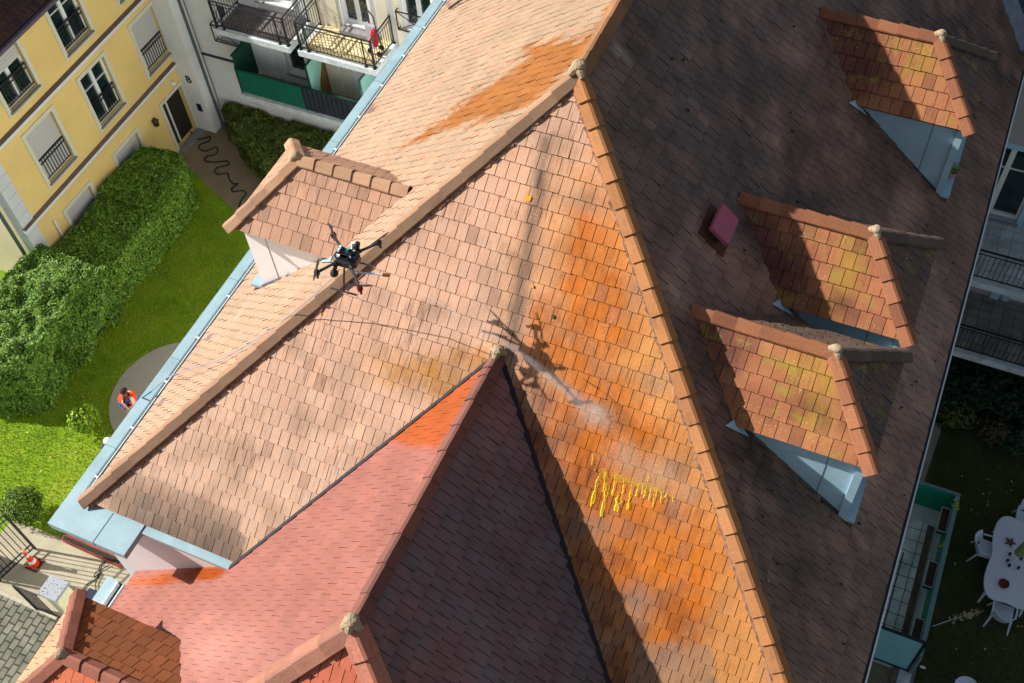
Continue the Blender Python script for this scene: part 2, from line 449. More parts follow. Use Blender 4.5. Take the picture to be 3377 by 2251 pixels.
def c_salmon(p, rr):
    x, y = proj(p)
    c = mix(L(172, 112, 102), L(175, 116, 105), rr.random())
    c = mix(c, L(214, 160, 150), .4 * G(x, y, 700, 2150, 200, 120))
    wt = 0
    P1 = [(1235, 1450), (1330, 1370), (1460, 1280), (1600, 1180), (1640, 1150), (1600, 1240), (1540, 1330), (1490, 1430), (1440, 1478), (1330, 1462)]
    P2 = [(430, 1908), (500, 1898), (560, 1890), (620, 1878), (690, 1866), (722, 1864), (758, 1878), (720, 1906), (690, 1912), (620, 1915), (520, 1928), (430, 1928)]
    wt = softpoly(x, y, P1, 16, 20); c = mix(c, mix(L(184, 92, 48), L(192, 112, 88), min(max((1300 - y) / 130, 0), 1) * .8), wt)
    w2 = softpoly(x, y, P2, 5, 5, 40); c = mix(c, mix(L(166, 76, 24), L(190, 106, 72), min(max((600 - x) / 170, 0), 1)), w2); wt = max(wt, w2) * .7
    return jit(mul(c, KL), rr, .035, wt)
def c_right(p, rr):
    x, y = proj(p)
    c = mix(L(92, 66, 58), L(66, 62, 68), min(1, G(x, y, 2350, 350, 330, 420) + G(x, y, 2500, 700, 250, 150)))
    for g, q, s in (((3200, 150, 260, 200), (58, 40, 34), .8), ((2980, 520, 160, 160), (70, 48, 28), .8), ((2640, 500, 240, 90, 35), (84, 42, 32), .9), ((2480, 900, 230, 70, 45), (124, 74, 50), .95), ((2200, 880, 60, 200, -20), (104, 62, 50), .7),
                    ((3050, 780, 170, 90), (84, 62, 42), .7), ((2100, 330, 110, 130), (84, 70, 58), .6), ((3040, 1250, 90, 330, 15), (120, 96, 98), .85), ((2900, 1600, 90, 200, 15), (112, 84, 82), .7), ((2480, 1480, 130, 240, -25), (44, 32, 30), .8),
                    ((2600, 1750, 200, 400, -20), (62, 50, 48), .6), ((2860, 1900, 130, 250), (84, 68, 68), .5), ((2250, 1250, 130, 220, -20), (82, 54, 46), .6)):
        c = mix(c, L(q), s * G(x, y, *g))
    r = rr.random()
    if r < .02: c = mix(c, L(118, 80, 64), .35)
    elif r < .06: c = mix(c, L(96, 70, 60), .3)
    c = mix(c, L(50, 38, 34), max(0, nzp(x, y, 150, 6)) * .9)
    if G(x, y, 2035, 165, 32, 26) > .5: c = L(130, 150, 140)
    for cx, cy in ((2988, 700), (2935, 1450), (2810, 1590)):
        c = mix(c, L(150, 100, 82), .5 * min(1, 1.6 * G(x, y, cx, cy, 40, 110, 15)))  # lit salmon streaks near the dormer fronts, painted into the tile colour
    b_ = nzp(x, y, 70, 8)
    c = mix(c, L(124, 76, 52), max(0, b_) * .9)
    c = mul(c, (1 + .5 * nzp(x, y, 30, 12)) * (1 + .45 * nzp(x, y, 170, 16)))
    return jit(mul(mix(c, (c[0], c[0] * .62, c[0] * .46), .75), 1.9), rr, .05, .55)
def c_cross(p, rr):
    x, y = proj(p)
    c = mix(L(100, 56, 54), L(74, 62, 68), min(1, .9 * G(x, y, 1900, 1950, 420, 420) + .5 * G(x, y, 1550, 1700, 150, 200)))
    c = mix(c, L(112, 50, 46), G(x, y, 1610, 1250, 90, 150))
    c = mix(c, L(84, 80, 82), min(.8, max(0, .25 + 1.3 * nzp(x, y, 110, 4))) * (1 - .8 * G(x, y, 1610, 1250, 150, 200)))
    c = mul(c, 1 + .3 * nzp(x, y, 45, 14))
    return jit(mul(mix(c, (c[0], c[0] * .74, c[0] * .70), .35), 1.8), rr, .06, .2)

main = thing('apartment_building', 'large building under a steep hipped clay tile roof with dormers and orange stained tiles', 'building', (XM, 10.0, 0.0))
def slope(name, mt, under, pts, i, j, colf, parent=main, **k):
    """tile the planar outline pts; pts[i]->pts[j] is the eave"""
    P = [Vector(p) for p in pts]; O = P[i]; u = (P[j] - P[i]).normalized()
    n = Vector((0, 0, 0)); 
    for a in range(len(P)): n += P[a].cross(P[(a + 1) % len(P)])
    n.normalize()
    if n.z < 0: n = -n
    v = n.cross(u)
    if v.z < 0: v = -v
    Q = [((p - O).dot(u), (p - O).dot(v)) for p in P]
    return tiled(name, mt, under, O, u, v, Q, colf, parent, **k)
apex = (XM, YA, ZR)
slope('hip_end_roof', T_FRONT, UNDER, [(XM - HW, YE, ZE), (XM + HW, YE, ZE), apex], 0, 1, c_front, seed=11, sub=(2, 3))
slope('sunny_roof_slope', T_LEFT, UNDER, [(XM - HW, YE, ZE), apex, (XM, YB, ZR), (XM - HW, YB, ZE)], 0, 3, c_left, seed=12, th=.02, jit=.005, sub=(2, 2))
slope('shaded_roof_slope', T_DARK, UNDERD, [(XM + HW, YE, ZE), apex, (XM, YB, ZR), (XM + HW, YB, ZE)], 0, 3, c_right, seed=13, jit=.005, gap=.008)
crest_l = (XM, YF3, ZC); F2 = (XM, YF2, ZC)
KC = 1.05; YCE = YF3 - (ZC - ZEC) / KC
yv = YA - (ZR - ZEC) / KF        # where the cross wing eave height meets the hip-end plane
slope('wing_sunny_slope', T_RED, UNDER, [(XM - HWC, YCE, ZEC), crest_l, F2, (XM - HWC, 4.78, ZEC)], 0, 3, c_salmon, seed=14, jit=.002, th=.014, gap=.005, sub=(2, 2))
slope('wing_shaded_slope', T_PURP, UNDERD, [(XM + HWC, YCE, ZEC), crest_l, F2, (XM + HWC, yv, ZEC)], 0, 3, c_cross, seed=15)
def c_end(p, rr): return jit(mul(L(216, 122, 96), KL), rr, .05)
slope('wing_hip_end', T_RED, UNDER, [(XM - HWC, YCE, ZEC), (XM + HWC, YCE, ZEC), crest_l], 0, 1, c_end, seed=16, th=.03)
# valley flashings between cross wing and hip end
vm = MB()
for s in (-1, 1):
    a = Vector((XM, YF2, ZC)); e = Vector((XM + s * HWC, yv, ZEC)) if s > 0 else Vector((XM - 3.36, 4.75, ZC - 3.36 * TS))
    d = (e - a).normalized(); side = Vector((s * .35, 1, 0)).normalized() if s < 0 else Vector((1, .4, 0)).normalized()
    o = Vector((0, 0, .045)); wd = .035 if s < 0 else .04
    vm.hexa([a + side * -wd, a + side * wd, e + side * wd, e - side * wd][::(1 if s > 0 else -1)], [a - side * wd + o, a + side * wd + o, e + side * wd + o, e - side * wd + o][::(1 if s > 0 else -1)])
vm.build('valley_flashing', mat('valley_lead', L(34, 26, 36), .6, .2, 6), main)
# ridge and hip tiles
def cc(c): return lambda p, rr: (*mul(mul(c, KL), rr.uniform(.88, 1.08)), 0)
def hipcaps(name, A, B, d1, d2, c, **k): return caps(name, A, B, d1, d2, main, cc(c), **k)
dl = Vector((-1, 0, -TS)); dr = Vector((1, 0, -TS)); df = Vector((0, -1, -KF))
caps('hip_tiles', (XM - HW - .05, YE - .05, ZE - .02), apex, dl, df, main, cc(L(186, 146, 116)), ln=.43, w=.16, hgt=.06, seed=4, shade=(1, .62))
def c_rh(p, rr):
    x, y = proj(p)
    c = mix(L(198, 134, 82), L(206, 142, 92), rr.random())
    return (*mul(mul(c, KL), rr.uniform(.85, 1.08)), 0)
caps('hip_tiles', (XM + HW, YE, ZE), apex, dr, df, main, c_rh, ln=.40, w=.145, seed=5, lap=.035, hgt=.05)
for sx_, sd_ in ((-1, 71), (1, 72)):
    mm_ = MB(); q_r = random.Random(sd_); a_ = Vector((XM + sx_ * HW, YE, ZE)); b_ = Vector(apex); d_ = (b_ - a_).normalized(); e_ = (df - d_ * df.dot(d_)).normalized(); n_ = Vector((0, -KF, 1)).normalized()
    N_ = 230; prev = None
    for i in range(N_ + 1):
        p_ = a_.lerp(b_, i / N_); w0 = (.175 if sx_ < 0 else .155) + q_r.uniform(-.018, .022) + .012 * mnoise.noise(p_ * 3)
        cur = (p_ + e_ * .05 + n_ * .035, p_ + e_ * w0 + n_ * .034, p_ + e_ * (w0 + .012) + n_ * .004)
        if prev:
            for k_ in (0, 1):
                q4 = [prev[k_], prev[k_ + 1], cur[k_ + 1], cur[k_]]
                if (q4[1] - q4[0]).cross(q4[2] - q4[1]).dot(n_) < 0: q4 = q4[::-1]
                mm_.poly(q4, (*mul(L(150, 112, 92), q_r.uniform(.5, 1.15)), 0))
        prev = cur
    mm_.build('mortar_bed', mat('mortar', attr=True, rough=.95, noise=.3, nscale=14), main)
caps('ridge_tiles', (XM, YB, ZR), apex, dr, dl, main, lambda p, rr: (*mul(mix(L(196, 140, 96), L(180, 128, 90), rr.random()), KL * .8), 0), ln=.40, seed=6)
dcl = Vector((0, -1, -KC))
caps('ridge_tiles', crest_l, F2, dr, dl, main, lambda p, rr: (*mul(mix(L(168, 108, 96), L(140, 96, 88), rr.random()), KL * .8), 0), ln=.44, w=.17, seed=7)
caps('hip_tiles', (XM - HWC, YCE, ZEC), crest_l, dl, dcl, main, cc(L(186, 128, 108)), ln=.5, w=.2, seed=8)
caps('hip_tiles', (XM + HWC, YCE, ZEC), crest_l, dr, dcl, main, cc(L(214, 138, 114)), ln=.42, w=.2, seed=9)
finial('finial', (XM, YA + .02, ZR + .10), main, .68, 1, legs=[(-.7, -.75, -.4), (.7, -.75, -.4), (0, 1, 0)])
finial('finial', (XM, YF2 - .03, ZC + .10), main, .58, 2, legs=[(0, -1, 0), (.6, .3, -.35), (-.6, .3, -.35)])
finial('finial', (XM, YF3 + .02, ZC + .12), main, .64, 3, legs=[(-.6, -.6, -.4), (.65, -.15, -.35), (0, -.9, -.5)])

# dormers
def c_dm(p, rr):
    x, y = proj(p)
    c = mix(mix(L(212, 142, 94), L(190, 122, 82), rr.random()), L(176, 108, 76), .5 + .5 * nzp(x, y, 60, 3))
    x += nzp(x, y, 22, 5) * 26; y += nzp(x, y, 22, 7) * 22
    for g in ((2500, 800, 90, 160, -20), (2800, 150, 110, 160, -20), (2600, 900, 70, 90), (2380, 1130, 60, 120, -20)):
        c = mix(c, L(92, 52, 54), .75 * min(1, 1.4 * G(x, y, *g)))  # maroon weathering plus shade on the dormers' left parts, painted into the tiles
    for g in ((2790, 900, 45, 190, 18), (2740, 1250, 60, 60), (2690, 1370, 55, 70), (3040, 200, 40, 70), (2640, 1210, 60, 60)):
        c = mix(c, L(178, 146, 40), .72 * G(x, y, *g) * (.6 + .4 * rr.random()))
    for g in ((2750, 1000, 110, 50, 15), (2600, 1350, 110, 40), (2850, 250, 90, 60), (2500, 1080, 60, 60)):
        c = mix(c, L(96, 52, 46), .8 * G(x, y, *g) * rr.random())
    if rr.random() < .10: c = mix(c, L(124, 78, 62), .5)
    return jit(mul(c, KL * 1.05), rr, .06)
def c_dmb(p, rr): return jit(mul(mix(L(112, 86, 74), L(96, 84, 80), rr.random()), .9), rr, .08)  # back and end sides of the dormers, with their shade put into the colour
def c_d1(p, rr):
    c = mix(L(206, 158, 130), L(196, 150, 124), rr.random())
    if rr.random() < .07: c = mix(c, L(150, 118, 98), .5)
    return jit(mul(c, KL * 1.1), rr, .04)
def c_d5(p, rr): return jit(mul(mix(L(172, 106, 72), L(160, 100, 66), rr.random()), KL), rr, .06)
def c_d5b(p, rr): return jit(mul(L(228, 128, 96), KL), rr, .04)
def dormer(yc, side, zo, cs, label, cn=None, cap=L(196, 146, 108), cheekm=WHITE, mt=T_MOSS, fl=CEMENT, cend=None, seed=1, potted=False, mtn=None):
    X = lambda dx: XM + side * dx
    E, A0, J, BK, CF, hw = 5.446, 4.506, 2.45, (ZR - 13.7) / TS, 5.276, 1.05
    ze, zr = 13.7 + zo, 14.65 + zo
    zs = lambda dx: ZR - TS * dx + zo
    ck = .93
    m = MB(); tri = [(BK - .05, ze + .02), (CF, ze + .02), (CF, zs(CF) - .05)]
    A_ = [Vector((X(a), yc - ck, b)) for a, b in tri]; B_ = [Vector((X(a), yc + ck, b)) for a, b in tri]
    if side < 0: A_, B_ = B_, A_
    m.hexa(B_, A_)
    o = m.build('dormer', cheekm, main)
    o['label'] = label
    # window and sill on the front
    P = lambda a, h, d: Vector((X(CF) + side * d, yc + a, h)); zb = zs(CF) - .05
    f = MB()
    for a0, a1 in ((-.62, -.54), (-.04, .04), (.54, .62)): f.fbox(P, a0, a1, zb + .22, ze - .12, .002, .04)
    for a0, a1 in ((-.54, -.04), (.04, .54)):
        f.fbox(P, a0, a1, zb + .22, zb + .29, .002, .04); f.fbox(P, a0, a1, ze - .19, ze - .12, .002, .04)
    w_ = f.build('window', PVC, o)
    for a0, a1 in ((-.54, -.04), (.04, .54)):
        f = MB(); f.fbox(P, a0, a1, zb + .29, ze - .19, .004, .015); f.build('pane', GLASS, w_)
    f = MB(); f.fbox(P, -.99, .99, zb + .0, zb + .07, .003, .24); f.build('window_sill', ZINCB if cheekm is ZINCB else ZINC, o)
    for s in (-1, 1):
        if cheekm is ZINCB:
            f = MB(); f.fbox(P, min(s * .99, s * .93), max(s * .99, s * .93), zb + .07, ze - .02, -.02, .10); f.build('corner_trim', ZINCB, o)
        f = MB(); y0 = yc + s * (ck + .001); y1 = y0 + s * .003
        f.box(min(X(4.85), X(4.862)), max(X(4.85), X(4.862)), min(y0, y1), max(y0, y1), zs(4.85), ze - .005)
        f.build('cheek_seam', mat('seam_grey', L(96, 104, 112), .5), o)
        f = MB()
        b0 = Vector((X(BK - .02), yc + s * ck, ze - .04)); d = Vector((X(CF + .22), yc + s * ck, zs(CF + .22) + .02)) - b0
        a, b = b0 + Vector((0, s * .002, .0)), b0 + d; h = Vector((0, 0, .05)); q = Vector((0, s * .06, 0))
        ring = [a, a + q, b + q, b]
        if (ring[1] - ring[0]).cross(ring[3] - ring[0]).z < 0: ring = ring[::-1]
        f.hexa([p - h for p in ring], [p + h * .6 for p in ring])
        f.build('step_flashing', mat('lead_dark', L(64, 66, 74), .5, .2, 6), o)
    # zinc soaker at the back corner of the near eave
    f = MB(); q = Vector((X(BK), yc - ck - .02, ze + .02)); sl_ = Vector((side, 0, -TS)).normalized()
    f.poly([q + Vector((0, 0, .03)), q + Vector((-side * .10, -.24, .03 + .10 * TS)), q + sl_ * .34 + Vector((0, -.10, .035))][::(1 if side > 0 else -1)])
    f.build('soaker', ZINCB if cheekm is ZINCB else ZINC, o)
    # roof planes
    for s in (-1, 1):
        ys = yc + s * hw
        pts = [(X(BK), ys, ze), (X(E), ys, ze), (X(A0), yc, zr), (X(J), yc, zr)]
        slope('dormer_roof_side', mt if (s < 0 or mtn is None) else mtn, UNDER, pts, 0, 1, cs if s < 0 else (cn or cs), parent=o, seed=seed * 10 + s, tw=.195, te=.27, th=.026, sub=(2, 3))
    slope('dormer_roof_end', mtn or mt, UNDER, [(X(E), yc - hw, ze), (X(E), yc + hw, ze), (X(A0), yc, zr)], 0, 1, cend or cn or cs, parent=o, seed=seed * 10 + 5, tw=.195, te=.27)
    k = (zr - ze) / hw; ke = (zr - ze) / (E - A0)
    dS, dN, dE = Vector((0, -1, -k)), Vector((0, 1, -k)), Vector((side, 0, -ke))
    cf = cap if callable(cap) else (lambda p, rr: (*mul(mul(cap, KL), rr.uniform(.85, 1.1)), 0))
    caps('ridge_tiles', (X(J - .02), yc, zr), (X(A0), yc, zr), dS, dN, o, cf, w=.155, ln=.36, seed=seed + 20)
    caps('hip_tiles', (X(E + .03), yc - hw - .03, ze - .02), (X(A0), yc, zr), dS, dE, o, cf, w=.15, ln=.36, seed=seed + 21, hgt=.065)
    caps('hip_tiles', (X(E + .03), yc + hw + .03, ze - .02), (X(A0), yc, zr), dE, dN, o, (cf if side < 0 else (lambda p, rr: (*mul(L(112, 92, 84), .75 * rr.uniform(.85, 1.1)), 0))), w=.15, ln=.36, seed=seed + 22, hgt=.065)  # far hip on right dormers: its shade is painted in as grey-brown
    finial('finial', (X(A0), yc, zr + .07), o, .50, seed + 3, legs=[(side * .5, .6, -.4), (side * .5, -.6, -.4), (-side, 0, 0)], mt=fl)
    return o
capm = lambda p, rr: (*mul(mix(L(186, 122, 86), L(160, 102, 74), rr.random()), KL * rr.uniform(.8, 1.1)), 0)
dormer(16.84, 1, 0, c_dm, 'shaded right roof slope dormer farthest from the viewer, plant pot on its sill', cn=c_dmb, cap=capm, cheekm=ZINCB, seed=2)
dormer(12.07, 1, 0, c_dm, 'middle dormer on the shaded slope, next to the pink roof vent', cn=c_dmb, cap=capm, cheekm=ZINCB, seed=3)
dormer(9.73, 1, 0, c_dm, 'nearest dormer on the shaded slope, mossy yellow tiles and a sunlit blue cheek', cn=c_dmb, cap=capm, cheekm=ZINCB, seed=4)
dormer(10.33, -1, 0, c_d1, 'dormer on the sunny slope with white cheek and pale clean tiles, drone beside it', cap=L(204, 160, 128), cheekm=WCHK, mt=T_FRONT, seed=5)
dormer(2.40, -1, -(ZR - ZC), c_d5b, 'small brown tiled dormer low on the salmon wing roof', cn=c_d5, cap=L(168, 106, 88), cheekm=WHITE, mt=T_RED, cend=lambda p, rr: jit(mul(L(236, 170, 136), KL), rr, .03), seed=6)

# moss clumps and broken flakes on the shaded slope
nR = Vector((TS, 0, 1)).normalized(); dR = Vector((1, 0, -TS)).normalized(); rr = random.Random(90); mm = MB(); fl_ = MB()
for _ in range(300):
    u_, v_ = rr.uniform(1980, 3330), rr.uniform(0, 2251); p = gpl(u_, v_, apex, (TS, 0, 1))
    if not (XM + .5 < p.x < XM + HW - .1) or p.y < YA - (ZR - p.z) / KF + .3: continue
    if u_ < 2600 and v_ < 1400 and rr.random() < .6: continue
    c = p + nR * .03; e = rr.uniform(.009, .024); k = 6; yv_ = Vector((0, 1, 0))
    if rr.random() < .62:
        ring = [c + dR * math.cos(j * 1.0472) * e * 1.7 + yv_ * math.sin(j * 1.0472) * e * rr.uniform(.7, 1.1) for j in range(k)]
        if (ring[1] - ring[0]).cross(ring[2] - ring[1]).dot(nR) < 0: ring = ring[::-1]
        mm.col = (*mul((.05, .04, .026), rr.uniform(.5, 1.8)), 0); mm.hexa([q - nR * .01 for q in ring], [c + (q - c) * .6 + nR * .018 for q in ring])
    else:
        ring = [c + dR * math.cos(j * 1.5708 + .5) * e * rr.uniform(.8, 1.8) + yv_ * math.sin(j * 1.5708 + .5) * e * .6 for j in range(4)]
        if (ring[1] - ring[0]).cross(ring[2] - ring[1]).dot(nR) < 0: ring = ring[::-1]
        fl_.col = (*mul(L(190, 140, 116), rr.uniform(.6, 1.1)), 0); fl_.hexa([q - nR * .004 for q in ring], [q + nR * .004 for q in ring])
o = mm.build('moss_clumps', ATTR, None, root=(0, 0, 0)); tag(o, 'small dark moss clumps dotted over the shaded roof slope', 'moss', kind='stuff')
o = fl_.build('tile_flakes', ATTR, None, root=(0, 0, 0)); tag(o, 'pale broken tile flakes dotted over the shaded roof slope', 'flakes', kind='stuff')
mm = MB()
for u_, v_, r_ in ((1744, 656, .045), (1758, 945, .02), (1752, 1080, .02), (1060, 1035, .015), (1690, 1210, .012), (1240, 640, .0), (1005, 1085, .012), (1900, 1230, .0), (1825, 1045, .03)):
    if not r_: continue
    c = gpl(u_, v_, apex, (0, -KF, 1)) + Vector((0, -.6, 1)).normalized() * .03; nF_ = Vector((0, -KF, 1)).normalized(); ux = Vector((1, 0, 0)); vx = nF_.cross(ux)
    ring = [c + (ux * math.cos(j * .785) + vx * math.sin(j * .785)) * r_ * rr.uniform(.8, 1.15) for j in range(8)]
    mm.col = (*(L(226, 150, 10) if u_ != 1825 else L(74, 60, 24)), 0); mm.hexa([q - nF_ * .01 for q in ring], [q + nF_ * .004 for q in ring])
o = mm.build('lichen_spots', ATTR, None, root=(0, 0, 0)); tag(o, 'tiny orange lichen spots on the sunlit hip end tiles', 'lichen', kind='stuff')
# pink roof vent on the shaded slope
vu = Vector((0, 1, 0)); vv = Vector((-1, 0, TS)).normalized(); vn = Vector((TS, 0, 1)).normalized()
vo_ = Vector((-2.33, 11.2, ZR - TS * (-2.33 - XM)))
W3 = lambda a, b, h: vo_ + vu * a + vv * b + vn * h
m = MB()
def obox(m, W, a0, a1, b0, b1, h0, h1):
    r0 = [W(a0, b0, h0), W(a1, b0, h0), W(a1, b1, h0), W(a0, b1, h0)]; r1 = [W(a0, b0, h1), W(a1, b0, h1), W(a1, b1, h1), W(a0, b1, h1)]
    if (r0[1] - r0[0]).cross(r0[3] - r0[0]).dot(r1[0] - r0[0]) < 0: r0 = r0[::-1]; r1 = r1[::-1]
    m.hexa(r0, r1)
obox(m, W3, -.26, .26, -.18, .19, .20, .225); obox(m, W3, -.26, -.245, -.18, .19, .15, .199); obox(m, W3, .245, .26, -.18, .19, .15, .199); obox(m, W3, -.245, .245, .175, .19, .15, .199)
v = m.build('roof_vent', mat('pink_vent', L(176, 88, 112), .5, .05, 6), main)
m = MB(); obox(m, W3, -.20, .20, -.12, .14, .0, .2); m.build('vent_body', mat('vent_dark', L(46, 52, 60), .6), v)
m = MB(); obox(m, W3, -.34, .27, -.30, .26, .026, .034); m.build('vent_flashing', mat('vent_rust', L(84, 50, 34), .7, .3, 12), v)

# walls
WX0, WX1 = -11.2, 1.2
m = MB(); m.box(WX0, WX1, 4.80, YB, 0, 10.91); m.build('wall', WHITE, main)
m = MB(); m.box(XM - HWC + .25, XM + HWC - .25, YCE + .3, 5.11, 0, 8.35); m.build('wing_wall', WHITE, main)
# zinc cornices
GD = mat('gutter_dark', L(48, 54, 66), .5, .2, 5, spec=.5)
GW = mat('gutter_rim', L(226, 234, 236), .35, .05, 5, spec=.6)
m = MB(); m.box(-11.27, -11.06, 4.276, YB, 10.92, 11.10); m.box(-11.06, -9.72, 4.276, 4.90, 10.96, 11.102); m.box(-9.72, -7.9, 4.73, 4.90, 11.0, 11.08)
m.build('cornice', ZINC, main)
m = MB()
for y in (5.9, 7.9, 9.9, 11.9, 13.9, 15.9, 17.9, 19.9): m.box(-11.272, -11.058, y, y + .014, 11.0, 11.108)
m.box(-10.35, -10.338, 4.27, 4.85, 11.0, 11.109)
m.build('cornice_seam', mat('zinc_seam', L(120, 150, 160), .5), main)
m = MB(); m.box(-11.06, -10.86, 4.91, YB, 10.86, 10.99); m.build('gutter', GD, main)
m = MB(); m.box(-11.0, -10.985, 4.92, YB, 10.99, 11.115)
for i in range(18): m.box(-11.058, -11.001, 5.3 + i * 1.05, 5.33 + i * 1.05, 11.09, 11.112)
m.build('gutter_rim', GW, main)
m = MB(); m.box(1.60, 1.70, YE, YB, 11.0, 11.10); m.build('gutter', GD, main)
m = MB(); m.box(1.70, 1.725, YE, YB, 10.98, 11.13); m.build('gutter_rim', GW, main)
m = MB(); m.box(-11.40, -11.16, YCE, 4.54, 8.14, 8.32); m.build('cornice', ZINC, main)
m = MB(); m.box(-11.16, -10.88, YCE, 4.53, 8.1, 8.24); m.build('gutter', GD, main)
m = MB(); m.box(-11.155, -11.13, YCE, 4.5, 8.24, 8.36); m.box(-11.02, -11.0, YCE, 4.5, 8.24, 8.35); m.build('gutter_rim', GW, main)

# ================================================================== GROUND
def flat(name, pts, z, m_, th=None):
    m = MB()
    if th: m.hexa([(x, y, z - th) for x, y in pts], [(x, y, z) for x, y in pts])
    else: m.poly([(x, y, z) for x, y in pts])
    return m.build(name, m_, None, root=(0, 0, 0))
def brick_mat(name, c1, c2, mort, sc_=1.0, w=.5, h=.25, ms=.02, rot=0.0, rough=.85, bump=.6, offs=.5):
    m = mat(name, c1, rough, .0); t = m.node_tree; b = t.nodes['Principled BSDF']
    tc = t.nodes.new('ShaderNodeTexCoord'); mp = t.nodes.new('ShaderNodeMapping'); mp.inputs['Rotation'].default_value[2] = rot
    nz = t.nodes.new('ShaderNodeTexNoise'); nz.inputs['Scale'].default_value = 3.0; nz.inputs['Detail'].default_value = 3
    ad = t.nodes.new('ShaderNodeVectorMath'); ad.operation = 'MULTIPLY_ADD'; ad.inputs[1].default_value = (.07, .07, 0)
    br = t.nodes.new('ShaderNodeTexBrick'); br.offset = offs
    for i, v in (('Color1', c1), ('Color2', c2), ('Mortar', mort)): br.inputs[i].default_value = (*v, 1)
    br.inputs['Scale'].default_value = sc_; br.inputs['Mortar Size'].default_value = ms; br.inputs['Brick Width'].default_value = w; br.inputs['Row Height'].default_value = h
    br.inputs['Mortar Smooth'].default_value = .3
    t.links.new(tc.outputs['Object'], mp.inputs[0]); t.links.new(mp.outputs[0], nz.inputs['Vector'])
    t.links.new(nz.outputs['Color'], ad.inputs[0]); t.links.new(mp.outputs[0], ad.inputs[2]); t.links.new(ad.outputs[0], br.inputs['Vector'])
    n2 = t.nodes.new('ShaderNodeTexNoise'); n2.inputs['Scale'].default_value = 2.2; n2.inputs['Detail'].default_value = 8
    t.links.new(tc.outputs['Object'], n2.inputs['Vector'])
    mr = t.nodes.new('ShaderNodeMapRange'); mr.inputs[1].default_value = .3; mr.inputs[2].default_value = .7; mr.inputs[3].default_value = .7; mr.inputs[4].default_value = 1.3
    t.links.new(n2.outputs[0], mr.inputs[0])
    sc2 = t.nodes.new('ShaderNodeVectorMath'); sc2.operation = 'SCALE'; t.links.new(br.outputs['Color'], sc2.inputs[0]); t.links.new(mr.outputs[0], sc2.inputs['Scale'])
    t.links.new(sc2.outputs[0], b.inputs['Base Color'])
    bp = t.nodes.new('ShaderNodeBump'); bp.inputs['Strength'].default_value = bump; bp.inputs['Distance'].default_value = .02; bp.invert = True
    t.links.new(br.outputs['Fac'], bp.inputs['Height']); t.links.new(bp.outputs[0], b.inputs['Normal'])
    return m
def grass_mat(name, c1, c2, c3):
    m = mat(name, c1, .9, 0.0); t = m.node_tree; b = t.nodes['Principled BSDF']
    tc = t.nodes.new('ShaderNodeTexCoord'); n1 = t.nodes.new('ShaderNodeTexNoise'); n1.inputs['Scale'].default_value = .9; n1.inputs['Detail'].default_value = 10; n1.inputs['Roughness'].default_value = .7
    n2 = t.nodes.new('ShaderNodeTexNoise'); n2.inputs['Scale'].default_value = 28; n2.inputs['Detail'].default_value = 6
    r = t.nodes.new('ShaderNodeValToRGB'); r.color_ramp.elements[0].position = .35; r.color_ramp.elements[1].position = .66
    r.color_ramp.elements[0].color = (*c1, 1); r.color_ramp.elements[1].color = (*c3, 1); e = r.color_ramp.elements.new(.5); e.color = (*c2, 1)
    t.links.new(tc.outputs['Object'], n1.inputs['Vector']); t.links.new(tc.outputs['Object'], n2.inputs['Vector']); t.links.new(n1.outputs[0], r.inputs[0])
    mr = t.nodes.new('ShaderNodeMapRange'); mr.inputs[1].default_value = .3; mr.inputs[2].default_value = .7; mr.inputs[3].default_value = .6; mr.inputs[4].default_value = 1.4
    t.links.new(n2.outputs[0], mr.inputs[0]); s = t.nodes.new('ShaderNodeVectorMath'); s.operation = 'SCALE'
    t.links.new(r.outputs[0], s.inputs[0]); t.links.new(mr.outputs[0], s.inputs['Scale']); t.links.new(s.outputs[0], b.inputs['Base Color'])
    bp = t.nodes.new('ShaderNodeBump'); bp.inputs['Strength'].default_value = .8; bp.inputs['Distance'].default_value = .05
    t.links.new(n2.outputs[0], bp.inputs['Height']); t.links.new(bp.outputs[0], b.inputs['Normal'])
    return m
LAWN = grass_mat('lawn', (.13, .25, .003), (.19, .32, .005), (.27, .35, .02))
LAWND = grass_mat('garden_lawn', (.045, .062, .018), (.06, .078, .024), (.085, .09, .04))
struct(flat('ground', [(-900, -900), (900, -900), (900, 900), (-900, 900)], -.02, mat('ground_soil', (.09, .10, .05), .95, .3, .2)))
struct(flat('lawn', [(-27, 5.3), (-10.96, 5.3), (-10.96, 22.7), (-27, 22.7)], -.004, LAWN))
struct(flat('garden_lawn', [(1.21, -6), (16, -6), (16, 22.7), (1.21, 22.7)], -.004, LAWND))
SETT = brick_mat('granite_setts', L(126, 124, 108), L(100, 100, 88), L(58, 58, 50), 1.0, .30, .20, .022, 1.53)
struct(flat('road', [(-60, -40), (-10.0, -40), (-10.0, 5.04), (-60, 5.04)], 0.0, SETT))
CONC = mat('concrete_path', L(168, 160, 138), .9, .16, 1.6, bump=.5, bscale=25)
CONCD = mat('concrete_walk', L(140, 126, 102), .9, .22, .9, bump=.4, bscale=25)
struct(flat('pavement', [(-19.95, 5.06), (-10.0, 5.06), (-10.0, 6.85), (-14.5, 6.9), (-16.4, 6.98), (-18.3, 6.93), (-19.9, 6.9)], .012, CONC, .1))
struct(flat('kerb', [(-19.95, 4.94), (-16.9, 4.94), (-16.9, 5.055), (-19.95, 5.055)], .016, mat('kerb_stone', L(170, 164, 146), .9, .2, 5), .1))
struct(flat('footpath', [(-23.7, 20.7), (-21.7, 19.8), (-20.38, 19.22), (-19.1, 18.3), (-17.8, 17.0), (-15.9, 18.4), (-17.9, 19.4), (-19.9, 20.75), (-22.9, 22.75), (-23.7, 22.75)], .01, CONCD, .05))
